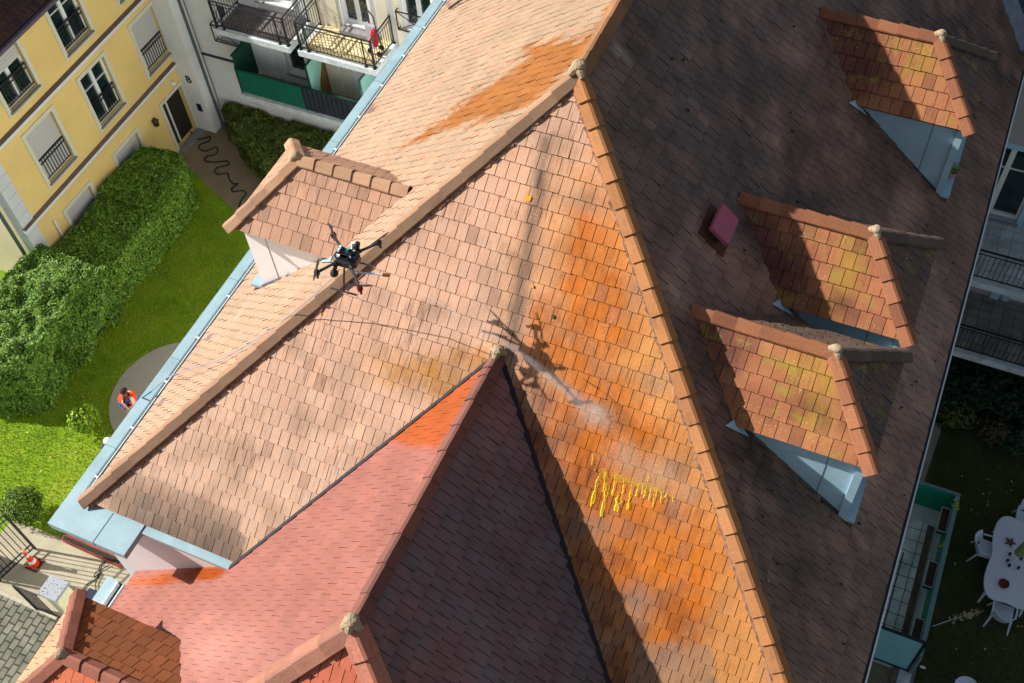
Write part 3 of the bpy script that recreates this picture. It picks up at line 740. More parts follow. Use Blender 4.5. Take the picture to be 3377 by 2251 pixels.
pc = [(-17.9 + 1.98 * math.cos(a), 12.1 + 1.98 * math.sin(a) * 1.02) for a in [i * 2 * math.pi / 40 for i in range(40)]]
struct(flat('patio', pc, .014, mat('patio_gravel', L(176, 168, 150), .95, .12, 12, bump=.5, bscale=60), .05))
struct(flat('garden_path', [(1.21, 16.6), (2.98, 16.6), (3.12, 19.5), (1.21, 19.5)], .01, mat('garden_slab', L(150, 146, 134), .9, .15, 2), .05))
def blades(name, region, n, cols, seed, lo=.03, hi=.06):
    rr = random.Random(seed); m = MB(); x0, x1, y0, y1 = region[:4]; bad = region[4]
    for _ in range(n):
        x = rr.uniform(x0, x1); y = rr.uniform(y0, y1)
        if bad(x, y) or not inview((x, y, 0), 60): continue
        h = rr.uniform(lo, hi); a = rr.uniform(0, 6.28); dx = math.cos(a); dy = math.sin(a); w = rr.uniform(.006, .014); lx = rr.uniform(-.04, .04); ly = rr.uniform(-.04, .04)
        c = rr.choice(cols); c = mul(c, rr.uniform(.7, 1.4))
        m.poly([(x - dx * w, y - dy * w, -.003), (x + dx * w, y + dy * w, -.003), (x + lx, y + ly, h)], (*c, 0))
    o = m.build(name, ATTR, None, root=(0, 0, 0)); o['kind'] = 'stuff'; return o
inpatio = lambda x, y: (x + 17.9) ** 2 + (y - 12.1) ** 2 < 2.0 ** 2
tag(blades('grass_blades', (-25, -15.5, 6.95, 20.6, lambda x, y: inpatio(x, y) or (y > 17 and (y - 17) > (x + 17.8) * -.62 + .0)), 90000, [(.17, .27, .004), (.24, .34, .006), (.3, .38, .02), (.36, .36, .06)], 5),
    'short bright green grass of the lawn left of the main building', 'grass')
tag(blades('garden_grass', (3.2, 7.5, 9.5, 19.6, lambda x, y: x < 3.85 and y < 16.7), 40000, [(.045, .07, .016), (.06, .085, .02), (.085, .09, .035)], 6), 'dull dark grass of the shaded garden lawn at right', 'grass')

# ================================================================== FACADE TOOLS
def wall_grid(m, P, a0, a1, h0, h1, holes, depth=.2):
    xs = sorted(set([a0, a1] + [x for h in holes for x in (h[0], h[1])])); ys = sorted(set([h0, h1] + [y for h in holes for y in (h[2], h[3])]))
    for i in range(len(xs) - 1):
        for j in range(len(ys) - 1):
            cx, cy = (xs[i] + xs[i + 1]) / 2, (ys[j] + ys[j + 1]) / 2
            if any(h[0] < cx < h[1] and h[2] < cy < h[3] for h in holes): continue
            m.poly([P(xs[i], ys[j], 0), P(xs[i + 1], ys[j], 0), P(xs[i + 1], ys[j + 1], 0), P(xs[i], ys[j + 1], 0)])
    for (x0, x1, y0, y1) in holes:
        for q in (((x0, y0), (x0, y1)), ((x1, y1), (x1, y0)), ((x0, y1), (x1, y1)), ((x1, y0), (x0, y0))):
            (ax, ay), (bx, by) = q
            m.poly([P(ax, ay, 0), P(bx, by, 0), P(bx, by, -depth), P(ax, ay, -depth)])
        m.poly([P(x0, y0, -depth), P(x1, y0, -depth), P(x1, y1, -depth), P(x0, y1, -depth)])
SURR = mat('window_surround', L(214, 210, 192), .85, .05, 4)
def window(P, x0, x1, y0, y1, parent, kind, rail=True, cross=False, surround=.13, sur=SURR, sill=True, D=.2, curtain=None, mull=2):
    """x0..y1 = inner opening. kind: 'glass', or shutter fraction 0..1"""
    root = None
    f = MB()
    if surround:
        s = surround; f.fbox(P, x0 - s, x0, y0 - s * 1.1, y1 + s, -.01, .035); f.fbox(P, x1, x1 + s, y0 - s * 1.1, y1 + s, -.01, .035)
        f.fbox(P, x0, x1, y1, y1 + s, -.01, .035); f.fbox(P, x0, x1, y0 - s * 1.1, y0, -.01, .035)
        w_ = f.build('window', sur, parent)
    fr = 0.0 if kind == 'glass' else kind
    g = MB(); t = .07; d0, d1 = -D + .03, -D + .09
    yt = y1; n = mull; ww = (x1 - x0) / n
    g.fbox(P, x0, x1, y0, y0 + .1, d0, d1); g.fbox(P, x0, x1, y1 - .07, y1, d0, d1)
    g.fbox(P, x0, x0 + t, y0 + .1, y1 - .07, d0, d1); g.fbox(P, x1 - t, x1, y0 + .1, y1 - .07, d0, d1)
    for k in range(1, n): g.fbox(P, x0 + k * ww - t * .9, x0 + k * ww + t * .9, y0 + .1, y1 - .07, d0, d1 + .01)
    if cross:
        yc = y0 + (y1 - y0) * .68
        for k in range(n): g.fbox(P, x0 + k * ww + t * .92, x0 + (k + 1) * ww - t * .92, yc - .015, yc + .015, d0 + .01, d1 - .01)
    if surround: fo = g.build('window_frame', PVC, w_)
    else: w_ = g.build('window', PVC, parent)
    g = MB(); g.fbox(P, x0 + .02, x1 - .02, y0 + .05, y1 - .03, -D + .01, -D + .025); g.build('pane', GLASS, w_)
    if fr > 0:
        g = MB(); yb = y1 - fr * (y1 - y0); k = max(1, int((y1 - yb) / .09)); st = (y1 - yb) / k
        for i in range(k): g.fbox(P, x0 + .02, x1 - .02, yb + i * st + .004, yb + (i + 1) * st - .004, -D + .10, -D + .125)
        g.fbox(P, x0 + .021, x1 - .021, yb, y1, -D + .095, -D + .112); g.build('roller_shutter', SHUT, w_)
    if sill:
        g = MB(); g.fbox(P, x0 - .05, x1 + .05, y0 - .06, y0 - .002, -D + .1, .09); g.build('sill', STONE, w_)
    if rail:
        g = MB(); hb, ht = y0 + .10, y0 + (y1 - y0) * .46; dd0, dd1 = -.06, -.03
        g.fbox(P, x0 + .02, x1 - .02, ht - .04, ht, dd0 - .01, dd1 + .01); g.fbox(P, x0 + .02, x1 - .02, ht - .19, ht - .165, dd0, dd1); g.fbox(P, x0 + .02, x1 - .02, hb, hb + .03, dd0, dd1)
        for q in range(11):
            a = x0 + .03 + (x1 - x0 - .08) * q / 10; g.fbox(P, a, a + .02, hb + .03, ht - .04, dd0 + .005, dd1 - .005)
        g.build('railing', DARKM, w_)
    if curtain:
        g = MB(); g.fbox(P, x0 + .1, x0 + .5, y0 + .3, y1 - .15, -D + .026, -D + .029); g.build('curtain', mat('curtain', L(96, 92, 78), .9, .3, 9), w_)
    return w_

# ================================================================== YELLOW BUILDING
YW = mat('yellow_render', (.82, .595, .225), .88, .09, .5, bump=.1, bscale=50)
XY = -23.72
yb = thing('yellow_apartment_block', 'yellow rendered apartment block with white framed windows behind the laurel hedge', 'building', (-28, 18.4, 0))
PY = lambda a, h, d: Vector((XY + d, a, h))
cols = [(15.70, 16.92), (18.33, 19.52), (20.99, 22.16)]
holes = [(a, b, 3.46, 5.36) for a, b in cols] + [(a, b, 6.34, 8.2) for a, b in cols] + [(15.70, 16.92, .35, 2.18), (18.33, 19.52, .35, 2.18), (20.99, 22.12, 0, 2.08)]
m = MB(); wall_grid(m, PY, 14.58, 22.16, 0, 8.36, holes, .2); 
m.box(-34, -23.95, 14.4, 22.6, 0, 8.3)
m.build('wall', YW, yb)
QU = mat('white_quoin', L(205, 208, 212), .85, .06, 2)
m = MB()
for i in range(22): m.fbox(PY, 14.1, 14.58, i * .385, i * .385 + .365, -.3, .03)
m.fbox(PY, 14.12, 14.57, 0, 8.36, -.3, .018); m.build('quoins', QU, yb)
m = MB(); m.box(-34, -24.02, 14.12, 14.39, 0, 8.36); m.build('side_wall', mat('side_render', L(226, 214, 180), .85, .06, 1.5), yb)
BR = mat('band_brown', L(112, 92, 84), .8, .15, 6)
for zb, n in ((2.98, 'string_course'), (5.86, 'string_course')):
    m = MB(); m.fbox(PY, 14.08, 22.18, zb - .11, zb, .002, .10); o = m.build(n, mat('band_white', L(218, 222, 232), .8, .05, 5), yb)
    m = MB(); m.hexa([PY(14.08, zb + .002, .004), PY(14.08, zb + .002, .115), PY(22.18, zb + .002, .115), PY(22.18, zb + .002, .004)][::-1], [PY(14.08, zb + .08, .004), PY(14.08, zb + .02, .115), PY(22.18, zb + .02, .115), PY(22.18, zb + .08, .004)][::-1])
    m.build('coping', BR, o)
for (a, b), k in zip(cols, ('glass', 'glass', .6)): window(PY, a, b, 6.34, 8.2, yb, .42 if a < 16 else k, cross=True)
for (a, b), k in zip(cols, (.93, 'glass', .93)): window(PY, a, b, 3.46, 5.36, yb, k, cross=True)
for (a, b) in cols[:2]: window(PY, a, b, .35, 2.18, yb, 1.0, rail=False)
m = MB(); s = .13; m.fbox(PY, 20.99 - s, 20.99, 0, 2.08 + s, 0.002, .035); m.fbox(PY, 20.99, 22.12, 2.08, 2.08 + s, .002, .035); m.fbox(PY, 22.12, 22.155, 0, 2.08 + s, .002, .035)
d = m.build('doorway', SURR, yb)
m = MB(); m.fbox(PY, 21.0, 22.11, .05, 2.07, -.19, -.17); m.build('door', mat('door_dark', L(42, 36, 34), .5, .2, 3), d)
m = MB(); m.fbox(PY, 20.9, 22.15, -.01, .06, .01, .30); m.build('door_step', STONE, d)
m = MB(); m.fbox(PY, 21.3, 21.36, .1, 2.0, -.168, -.13); m.build('door_handle', PVC, d)
# white pier with the letter B, return wall
m = MB(); m.box(-23.72, -22.95, 22.17, 22.78, 0, 11.0); m.build('white_pier', WHITE, yb)
BL = mat('letter_black', L(24, 24, 28), .6)
fc = bpy.data.curves.new('letter', 'FONT'); fc.body = 'B'; fc.size = .42; fc.extrude = .01
tmp = bpy.data.objects.new('letter_tmp', fc); COL.objects.link(tmp); dg = bpy.context.evaluated_depsgraph_get(); me = bpy.data.meshes.new_from_object(tmp.evaluated_get(dg)); bpy.data.objects.remove(tmp)
me.materials.clear(); me.materials.append(BL)
lt = bpy.data.objects.new('entrance_letter', me); COL.objects.link(lt); lt.parent = yb
lt.location = Vector((-23.42, 22.155, 2.25)) - Vector(yb['_root']); lt.rotation_euler = (math.pi / 2, 0, 0)
m = MB(); m.box(-23.35, -23.17, 22.14, 22.168, .98, 1.3); m.build('intercom', mat('intercom_blue', L(34, 40, 66), .4), yb)
# roof edge
def c_yr(p, rr): return jit(mul(mix(L(80, 52, 44), L(58, 44, 48), rr.random()), .9), rr, .1)
slope('roof', T_DARK, UNDERD, [(-23.35, 13.8, 8.42), (-23.35, 22.4, 8.42), (-28.6, 22.4, 12.2), (-28.6, 13.8, 12.2)], 0, 1, c_yr, parent=yb, seed=31)
m = MB(); m.box(-23.42, -23.22, 13.7, 22.16, 8.3, 8.40); m.build('gutter', mat('gutter_plum', L(96, 82, 96), .5, .1, 4), yb)
m = MB(); m.box(-34, -28.62, 13.9, 22.5, 8.3, 12.1); m.build('roof_core', UNDERD, yb)
# lights, pipes
m = MB(); c = Vector((XY + .10, 20.38, 1.86)); m.lathe(c - Vector((0, 0, .16)), [(.03, 0), (.09, .04), (.11, .22), (.13, .24), (.03, .36)], 6); m.fbox(PY, 20.35, 20.41, 1.85, 1.93, .002, .04)
tag(m.build('wall_lantern', mat('lantern', L(60, 50, 40), .5), yb), None, None)
m = MB(); c = Vector((XY + .12, 21.72, 2.48)); m.blob(c, .10, .08, .07, 10); m.fbox(PY, 21.68, 21.76, 2.5, 2.56, .002, .1); m.build('sensor_light', PVC, yb)
PIPE = mat('downpipe_grey', L(84, 98, 100), .5, .1, 6)
m = MB(); m.tube([(-22.93, 22.60, .03), (-22.93, 22.60, 11)], .055, 10); m.tube([(-22.93, 22.60, .1), (-22.78, 22.5, .02)], .07, 10)
for z in (2.2, 5, 7.8): m.tube([(-22.93, 22.60, z), (-22.93, 22.60, z + .05)], .066, 10)
m.build('downpipe', PIPE, yb)
m = MB(); pp = [(-24.25, 14.03, .05), (-24.25, 14.03, 8.2)]; m.tube(pp, .06, 10); m.build('downpipe', PIPE, yb)
m = MB(); m.tube([(XY + .05, 15.14, .4), (XY + .05, 15.14, 2.35)], .035, 8); m.build('vent_pipe', PVC, yb)

# ================================================================== REAR WING (white, balconies)
rw = thing('white_apartment_wing', 'white rendered wing with balconies closing the courtyard behind the main roof', 'building', (-8, 26, 0))
PW = lambda a, h, d: Vector((a, 22.8 - d, h))
CREAM = mat('cream_render', L(214, 206, 184), .85, .06, 1.0)
wh = [(-21.85, -20.98, 4.05, 5.5), (-19.42, -18.0, 3.35, 4.75), (-19.9, -18.6, 6.1, 8.2), (-16.80, -15.86, 6.05, 8.2), (-14.7, -13.7, 6.45, 8.2), (-16.15, -15.1, 3.1, 5.0), (-21.5, -21.1, 1.4, 2.3)]
m = MB(); wall_grid(m, PW, -22.9, 1.5, 0, 11.0, wh, .25); m.box(-23.7, 1.5, 23.1, 28, 0, 11.0); m.build('wall', WHITE, rw)
P2 = [(-23.0, -22.4), (-21.05 + .25, -19.9), (-18.0, -17.45), (-17.30, -16.95), (-15.55, -15.2), (-14.95, -14.75)]
for a0, a1 in P2[1:]:
    m = MB(); m.fbox(PW, a0, a1, .2, 11.0, .002, .06); m.build('pilaster', CREAM if a0 > -18.2 else WHITE, rw)
window(PW, -21.85, -20.98, 4.05, 5.5, rw, 'glass', rail=False, surround=.06, sur=WHITE, D=.25)
window(PW, -19.42, -18.0, 3.35, 4.75, rw, 'glass', rail=False, surround=.07, sur=PVC, D=.2)
window(PW, -19.9, -18.6, 6.1, 8.2, rw, .55, rail=False, surround=.07, sur=PVC, D=.2)
window(PW, -16.80, -15.86, 6.05, 8.2, rw, 'glass', rail=False, surround=.07, sur=PVC, D=.2, curtain=True)
window(PW, -14.7, -13.7, 6.45, 8.2, rw, 'glass', rail=False, surround=.07, sur=PVC, D=.2)
window(PW, -16.15, -15.1, 3.1, 5.0, rw, 'glass', rail=False, surround=.07, sur=PVC, D=.2)
m = MB(); m.fbox(PW, -16.85, -15.8, 5.81, 6.0, .0, .30); m.build('door_step', STONE, rw)
m = MB(); m.fbox(PW, -22.9, -21.3, 3.12, 3.2, .002, .05); m.build('dark_strip', mat('strip_plum', L(58, 52, 72), .6), rw)
def iron_x(name, x0, x1, y, z0, z1, parent, ret=.12):
    m = MB(); 
    for z in (z0, z1): m.bar((x0, y, z), (x1, y, z), .03)
    for x in (x0, x1): m.bar((x, y, z0), (x, y, z1), .03); m.bar((x, y, z1), (x, y + ret + .1, z1), .03); m.bar((x, y, z0), (x, y + ret + .1, z0), .03)
    m.bar((x0, y + .001, z0), (x1, y + .001, z1), .018); m.bar((x0, y - .001, z1), (x1, y - .001, z0), .018)
    return m.build(name, DARKM, parent)
iron_x('window_grille', -21.95, -20.9, 22.6, 4.08, 4.75, rw)
iron_x('window_grille', -14.8, -13.7, 22.6, 6.5, 7.15, rw)

SLABC = mat('balcony_concrete', L(196, 204, 208), .85, .22, 5, bump=.5, bscale=16)
def balcony(x0, x1, yf, yw, z, parent, side_l=True, side_r=True, floorm=None, rail=True, infill=None, h=1.0, th=.2):
    m = MB(); m.box(x0, x1, yf, yw, z - th, z); b = m.build('balcony', SLABC, parent)
    if floorm:
        m = MB(); m.box(x0 + .12, x1 - .12, yf + .14, yw - .002, z + .002, z + .012); m.build('balcony_floor', floorm, b)
    if rail:
        m = MB(); i0, i1, iy = x0 + .07, x1 - .07, yf + .08; zt = z + h
        def run(a, c, bars=True):
            a = Vector(a); c = Vector(c); Ln = (c - a).length; d = (c - a) / Ln
            m.bar(a + UP * h, c + UP * h, .045, .03); m.bar(a + UP * (h - .13), c + UP * (h - .13), .02); m.bar(a + UP * .1, c + UP * .1, .025)
            n = max(2, int(Ln / .115))
            xb = .28 if Ln > 1.8 else .0
            for k in range(n + 1):
                s_ = Ln * k / n
                if xb and (s_ < xb - .01 or s_ > Ln - xb + .01) and k not in (0, n): continue
                m.bar(a + d * s_ + UP * .1, a + d * s_ + UP * (h - .13), .014)
            for s0 in ((0, xb), (Ln - xb, Ln)) if xb else ():
                p, q = a + d * s0[0], a + d * s0[1]
                m.bar(p + UP * .1, q + UP * (h - .13), .014); m.bar(p + UP * (h - .13), q + UP * .1, .0141)
            for s_ in ([0, xb, Ln - xb, Ln] if xb else [0, Ln]):
                p = a + d * s_; m.bar(p, p + UP * h, .034); m.bar(p + UP * .001, p + UP * .02, .09)
        run((i0, iy, z), (i1, iy, z))
        if side_l: run((i0, yw, z), (i0, iy + .05, z))
        if side_r: run((i1, iy + .05, z), (i1, yw, z))
        m.build('railing', DARKM, b)
    return b
FT = brick_mat('grey_tile_floor', L(150, 146, 140), L(136, 132, 126), L(96, 92, 90), 1.0, .3, .3, .012, 0, .7, .2, 0)
FTB = brick_mat('brown_tile_floor', L(112, 104, 100), L(98, 92, 90), L(70, 66, 64), 1.0, .2, .2, .012, 0, .8, .2, 0)
FTY = brick_mat('cream_tile_floor', L(222, 206, 160), L(212, 196, 150), L(140, 124, 98), 1.0, .3, .3, .014, .3, .7, .2, 0)
b1 = balcony(-20.72, -18.02, 21.42, 22.74, 5.8, rw, floorm=FTB)
b2 = balcony(-17.72, -15.06, 21.42, 22.74, 5.8, rw, floorm=FTY)
b3 = balcony(-20.70, -12.5, 21.62, 22.74, 3.0, rw, floorm=FT, rail=False)
# green screened lower balcony
GRN = mat('green_screen', L(0, 92, 74), .6, .12, 2, bump=.3)
GRND = mat('green_screen_dark', L(14, 62, 48), .6, .15, 3)
SCRD = mat('dark_screen', L(40, 44, 58), .6, .15, 3)
m = MB()
def corr(m, x0, x1, y, z0, z1, st=.11):
    n = int((x1 - x0) / st); s_ = (x1 - x0) / n
    for i in range(n): m.hexa([(x0 + i * s_, y, z0), (x0 + (i + .5) * s_, y - .025, z0), (x0 + (i + 1) * s_, y, z0), (x0 + (i + .5) * s_, y + .02, z0)], [(x0 + i * s_, y, z1), (x0 + (i + .5) * s_, y - .025, z1), (x0 + (i + 1) * s_, y, z1), (x0 + (i + .5) * s_, y + .02, z1)])
corr(m, -20.64, -18.25, 21.72, 3.06, 4.0); m.build('green_panel', GRN, b3)
m = MB(); corr(m, -18.22, -14.2, 21.72, 3.06, 3.98, .17); m.build('dark_panel', SCRD, b3)
m = MB(); m.box(-20.66, -20.62, 21.75, 22.72, 3.05, 4.5); m.build('side_screen', GRND, b3)
m = MB()
m.bar((-20.66, 21.70, 4.02), (-14.2, 21.70, 4.02), .06, .04); m.bar((-20.66, 21.72, 3.0), (-20.66, 21.72, 4.04), .04); m.bar((-20.66, 21.7, 4.52), (-20.66, 22.74, 4.52), .05); m.bar((-20.66, 21.72, 4.0), (-20.66, 21.9, 4.52), .04)
for x in (-19.4, -18.23, -17.0, -15.8): m.bar((x, 21.76, 3.0), (x, 21.76, 4.0), .035)
m.build('railing', GRND, b3)
TEAL = mat('frosted_screen', L(150, 205, 196), .35, .06, 1.5, spec=.5)
RUST = mat('rusty_screen', L(132, 92, 50), .7, .3, 5)
def screen(x, y0, y1, z0, z1, parent, fm, rust=False, n='divider_screen'):
    m = MB(); m.box(x - .012, x + .012, y0 + .04, y1 - .03, z0 + .05, z1 - .03); o = m.build(n, TEAL, parent)
    m = MB(); 
    m.bar((x, y0, z0), (x, y0, z1), .05); m.bar((x, y1, z0), (x, y1, z1), .04); m.bar((x, y0, z1), (x, y1, z1), .05); m.bar((x, y0, z0 + .03), (x, y1, z0 + .03), .04)
    m.build('screen_frame', fm, parent)
    return o
screen(-17.86, 21.75, 22.7, 3.0, 4.9, b3, GRND)
m = MB(); m.poly([(-17.84, 22.05, 3.06), (-17.84, 22.68, 3.06), (-17.84, 22.68, 4.6), (-17.84, 22.3, 3.9)]); m.build('rust_stain', RUST, b3)
screen(-15.95, 21.75, 22.7, 3.0, 4.9, b3, mat('screen_grey', L(84, 100, 108), .5))
# small things on the upper balconies
def stroller():
    t = thing('folded_pushchair', 'red and grey folded pushchair leaning in the corner of the sunlit balcony', 'pushchair', (-15.45, 22.2, 5.82))
    m = MB(); m.tube([(-15.55, 22.35, 5.95), (-15.5, 22.2, 6.5), (-15.6, 22.3, 7.0), (-15.72, 22.4, 7.1), (-15.8, 22.35, 7.0)], .02, 6); m.tube([(-15.35, 22.4, 5.95), (-15.3, 22.2, 6.5), (-15.4, 22.3, 7.0), (-15.6, 22.4, 7.1)], .0201, 6); m.build('frame', DARKM, t)
    m = MB(); m.hexa([(-15.6, 22.1, 6.0), (-15.38, 22.06, 6.0), (-15.35, 22.2, 6.05), (-15.58, 22.24, 6.05)], [(-15.66, 22.15, 6.8), (-15.36, 22.12, 6.75), (-15.34, 22.26, 6.75), (-15.62, 22.3, 6.8)]); m.build('seat', mat('grey_cloth', L(170, 168, 176), .9, .1, 9), t)
    m = MB(); m.blob((-15.32, 22.05, 6.45), .12, .10, .32, 10, .1); m.build('hood', mat('red_cloth', L(190, 30, 40), .8, .1, 9), t)
    for k, (x, y) in enumerate(((-15.3, 22.3), (-15.22, 22.0), (-15.55, 22.05))):
        m = MB(); m.tube([(x, y - .02, 5.92), (x, y + .02, 5.92)], .09, 12); m.build('wheel', BL, t)
stroller()

# ================================================================== RIGHT WING, TERRACE, GARDEN
gw = thing('garden_side_wing', 'grey rendered wing with tiled terraces at the right edge beyond the shaded roof', 'building', (9, 25, 0))
PR = lambda a, h, d: Vector((a, 21.9 - d, h))
GREYW = mat('grey_render', L(176, 172, 174), .85, .06, 1.0)
BLUEW = mat('pale_blue_trim', L(168, 206, 226), .7, .06, 3)
wl = gy(3320, 495, 21.9).x; hb = gy(3262, 712, 21.9).z
m = MB(); wall_grid(m, PR, 1.25, 14, 0, 11.0, [(1.55, 2.95, 5.9, 8.2), (3.6, 5.0, 3.0, 5.2)], .2); m.box(1.25, 14, 22.2, 30, 0, 11.0); m.build('wall', GREYW, gw)
window(PR, 1.55, 2.95, 5.9, 8.2, gw, 'glass', rail=False, surround=.16, sur=BLUEW, cross=True)
window(PR, 3.6, 5.0, 3.0, 5.2, gw, 'glass', rail=False, surround=.16, sur=BLUEW)
for a0, a1 in ((3.12, 3.34), (4.3, 4.6)):
    m = MB(); m.fbox(PR, a0, a1, 0, 11, .002, .07); m.build('pilaster', BLUEW, gw)
FTL = brick_mat('light_tile_floor', L(186, 192, 192), L(176, 184, 184), L(140, 146, 150), 1.0, .3, .3, .012, 0, .6, .2, 0)
FTW = brick_mat('white_tile_floor', L(206, 220, 216), L(196, 212, 208), L(92, 104, 108), 1.0, .36, .36, .014, .02, .6, .2, 0)
for z, fm in ((5.8, FTL), (3.0, FT)):
    b = balcony(1.72, 9.0, 19.75, 21.88, z, gw, side_l=False, side_r=False, floorm=fm, th=.22)
def c_sl(p, rr): return jit(mul(mix(L(46, 78, 104), L(36, 60, 84), rr.random()), 1.3), rr, .12)
slope('roof', T_DARK, UNDERD, [(1.62, 21.55, 11.2), (9, 21.55, 11.2), (9, 26.0, 11.2 + 4.45 * TS), (1.62 - 4.45, 26.0, 11.2 + 4.45 * TS)], 0, 1, c_sl, parent=gw, seed=41, tw=.24)
m = MB(); m.box(1.74, 9, 21.4, 21.53, 11.02, 11.14); m.build('gutter', ZINCB, gw)
m = MB(); a = Vector((1.62, 21.5, 11.27)); e = a + Vector((-4.4, 4.4, 4.4 * TS)); q = Vector((.13, .13, 0)); m.hexa([a - q, a + q, e + q, e - q], [a - q + UP * .05, a + q + UP * .05, e + q + UP * .05, e - q + UP * .05]); m.build('valley_flashing', mat('valley_grey', L(120, 128, 140), .6, .25, 6), gw)
# green terrace at garden level
tr = thing('green_terrace', 'narrow tiled ground floor terrace with green panels under the right eave', 'terrace', (2.5, 14.4, 0))
m = MB(); m.box(1.21, 3.80, 8.0, 16.62, 0, .34); m.build('terrace_slab', SLABC, tr)
m = MB(); m.box(1.21, 3.34, 12.02, 16.05, .342, .356); m.build('tile_floor', FTW, tr)
m = MB(); m.box(1.21, 3.34, 8.0, 11.86, .342, .356); m.build('tile_floor', mat('brown_floor', L(112, 104, 84), .8, .3, 3), tr)
m = MB(); m.box(3.345, 3.50, 8.0, 16.0, .342, .40); m.build('drain_strip', mat('dirty_strip', L(96, 88, 76), .9, .5, 7, bump=.8), tr)
GP = mat('green_panel', L(0, 140, 104), .5, .10, 2)
m = MB(); m.box(3.70, 3.73, 12.0, 16.55, .36, 1.33); m.build('side_panel', GP, tr)
m = MB(); m.box(1.25, 3.69, 16.52, 16.55, .36, 1.33); m.build('end_panel', GP, tr)
RG = mat('rail_greyblue', L(104, 136, 140), .5, .1, 6)
m = MB(); m.box(3.69, 3.80, 11.95, 16.6, 1.335, 1.40); m.box(1.25, 3.689, 16.53, 16.6, 1.335, 1.40); m.box(3.74, 3.80, 11.9, 11.96, .35, 1.334); m.build('top_rail', RG, tr)
m = MB(); m.box(2.30, 3.64, 11.93, 11.955, .45, 2.15); m.build('frosted_divider', mat('teal_glass', L(132, 196, 206), .35, .08, 1.2, spec=.5), tr)
m = MB(); fr = mat('screen_black', L(30, 34, 44), .5)
for a, b in (((3.68, 11.94, .36), (3.68, 11.94, 2.2)), ((2.25, 11.94, 2.19), (3.7, 11.94, 2.19)), ((2.25, 11.94, .42), (3.7, 11.94, .42))): m.bar(a, b, .06)
m.build('screen_frame', fr, tr)
SOIL = mat('dark_soil', L(52, 44, 38), .95, .4, 12, bump=.8)
k = 0
for yy, lab in ((15.75, 'far'), (14.15, 'middle'), (12.55, 'near')):
    t = thing('planter_box', {'far': 'trough planter with bright green sprig at the far corner of the green terrace', 'middle': 'soil filled trough planter halfway along the green terrace rail', 'near': 'trough planter beside the teal divider screen'}[lab], 'planter', (3.60, yy, 1.12), 'trough planters on the terrace rail')
    m = MB(); x0, x1, y0, y1 = 3.44, 3.675, yy - .36, yy + .36
    m.hexa([(x0 + .03, y0 + .03, 1.12), (x1 - .03, y0 + .03, 1.12), (x1 - .03, y1 - .03, 1.12), (x0 + .03, y1 - .03, 1.12)], [(x0, y0, 1.30), (x1, y0, 1.30), (x1, y1, 1.30), (x0, y1, 1.30)])
    m.build('trough', GRND, t)
    m = MB(); m.box(x0, x1, y0, y0 + .02, 1.302, 1.33); m.box(x0, x1, y1 - .02, y1, 1.302, 1.33); m.box(x0, x0 + .02, y0 + .02, y1 - .02, 1.302, 1.33); m.box(x1 - .02, x1, y0 + .02, y1 - .02, 1.302, 1.33); m.build('rim', mat('trough_rim', L(150, 164, 156), .6), t)
    m = MB(); m.box(x0 + .022, x1 - .022, y0 + .022, y1 - .022, 1.302, 1.318); m.build('soil', SOIL, t)
m = MB(); m.tube([(2.9, 12.05, .375), (2.92, 15.0, .375)], .016, 6); tag(m.build('black_pole', DARKM), 'thin black pole lying along the pale terrace tiles', 'pole')

LEAF = mat('leaf', attr=True, rough=.6, spec=.3)
DCORE = mat('hedge_core', (.012, .02, .006), .95)
def leaf(m, p, n, sz, c, rr):
    n = Vector(n); n = (n + Vector((rr.uniform(-.8, .8), rr.uniform(-.8, .8), rr.uniform(-.5, .9)))).normalized()
    a = n.orthogonal().normalized(); a.rotate(Matrix.Rotation(rr.uniform(0, 6.28), 3, n)); b = n.cross(a); s = sz * rr.uniform(.6, 1.25)
    m.poly([p - a * s, p + b * s * .42 - a * .1 * s, p + a * s, p - b * s * .42 - a * .1 * s], (*mul(c, rr.uniform(.65, 1.35)), 0))
def hedge(name, label, boxes, dens, cols, sz, seed, cat='hedge', core=True, wob=.14, coren='dark_core'):
    """boxes: list of (list of 4 xy corners CCW, height); leaves over the shell with an uneven outline"""
    rr = random.Random(seed); m = MB(); k = MB(); cl = None
    for pts, h in boxes:
        P = [Vector((x, y, 0)) for x, y in pts]; ctr = sum(P, Vector()) / len(P)
        def bump(p): return (mnoise.noise(Vector((p.x * 1.1, p.y * 1.1, p.z * 1.3 + seed))) * 1.1 + mnoise.noise(p * 3.1) * .7) * wob * 1.6
        A = 0
        for i in range(len(P)):
            a, b = P[i], P[(i + 1) % len(P)]; Ln = (b - a).length; nn = Vector(((b - a).y, -(b - a).x, 0)).normalized()
            for _ in range(int(Ln * h * dens)):
                q = a.lerp(b, rr.random()) + UP * (h * rr.random() ** .8); d = -rr.random() ** 1.7 * .22 + bump(q)
                q = q + nn * d
                if inview(q, 120): leaf(m, q, nn, sz, rr.choice(cols), rr)
        n = len(P); tri = [(P[0], P[i], P[i + 1]) for i in range(1, n - 1)]
        for a, b, c in tri:
            ar = (b - a).cross(c - a).length / 2
            for _ in range(int(ar * dens * 1.25)):
                u, v = rr.random(), rr.random()
                if u + v > 1: u, v = 1 - u, 1 - v
                q = a + (b - a) * u + (c - a) * v + UP * h; q = q + UP * (bump(q) - rr.random() ** 1.7 * .22)
                if inview(q, 120): leaf(m, q, UP, sz, rr.choice(cols), rr)
        if core:
            I = [ctr + (p - ctr) * .78 for p in P]; k.hexa([p + UP * .0 for p in I], [p + UP * (h - .42) for p in I])
    t = thing(name, label, cat, tuple(sum([Vector((x, y, 0)) for x, y in boxes[0][0]], Vector()) / len(boxes[0][0])))
    m.build('foliage', LEAF, t)
    if core: k.build(coren, DCORE, t)  # plain near-black solid filling the inside behind the leaves
    return t
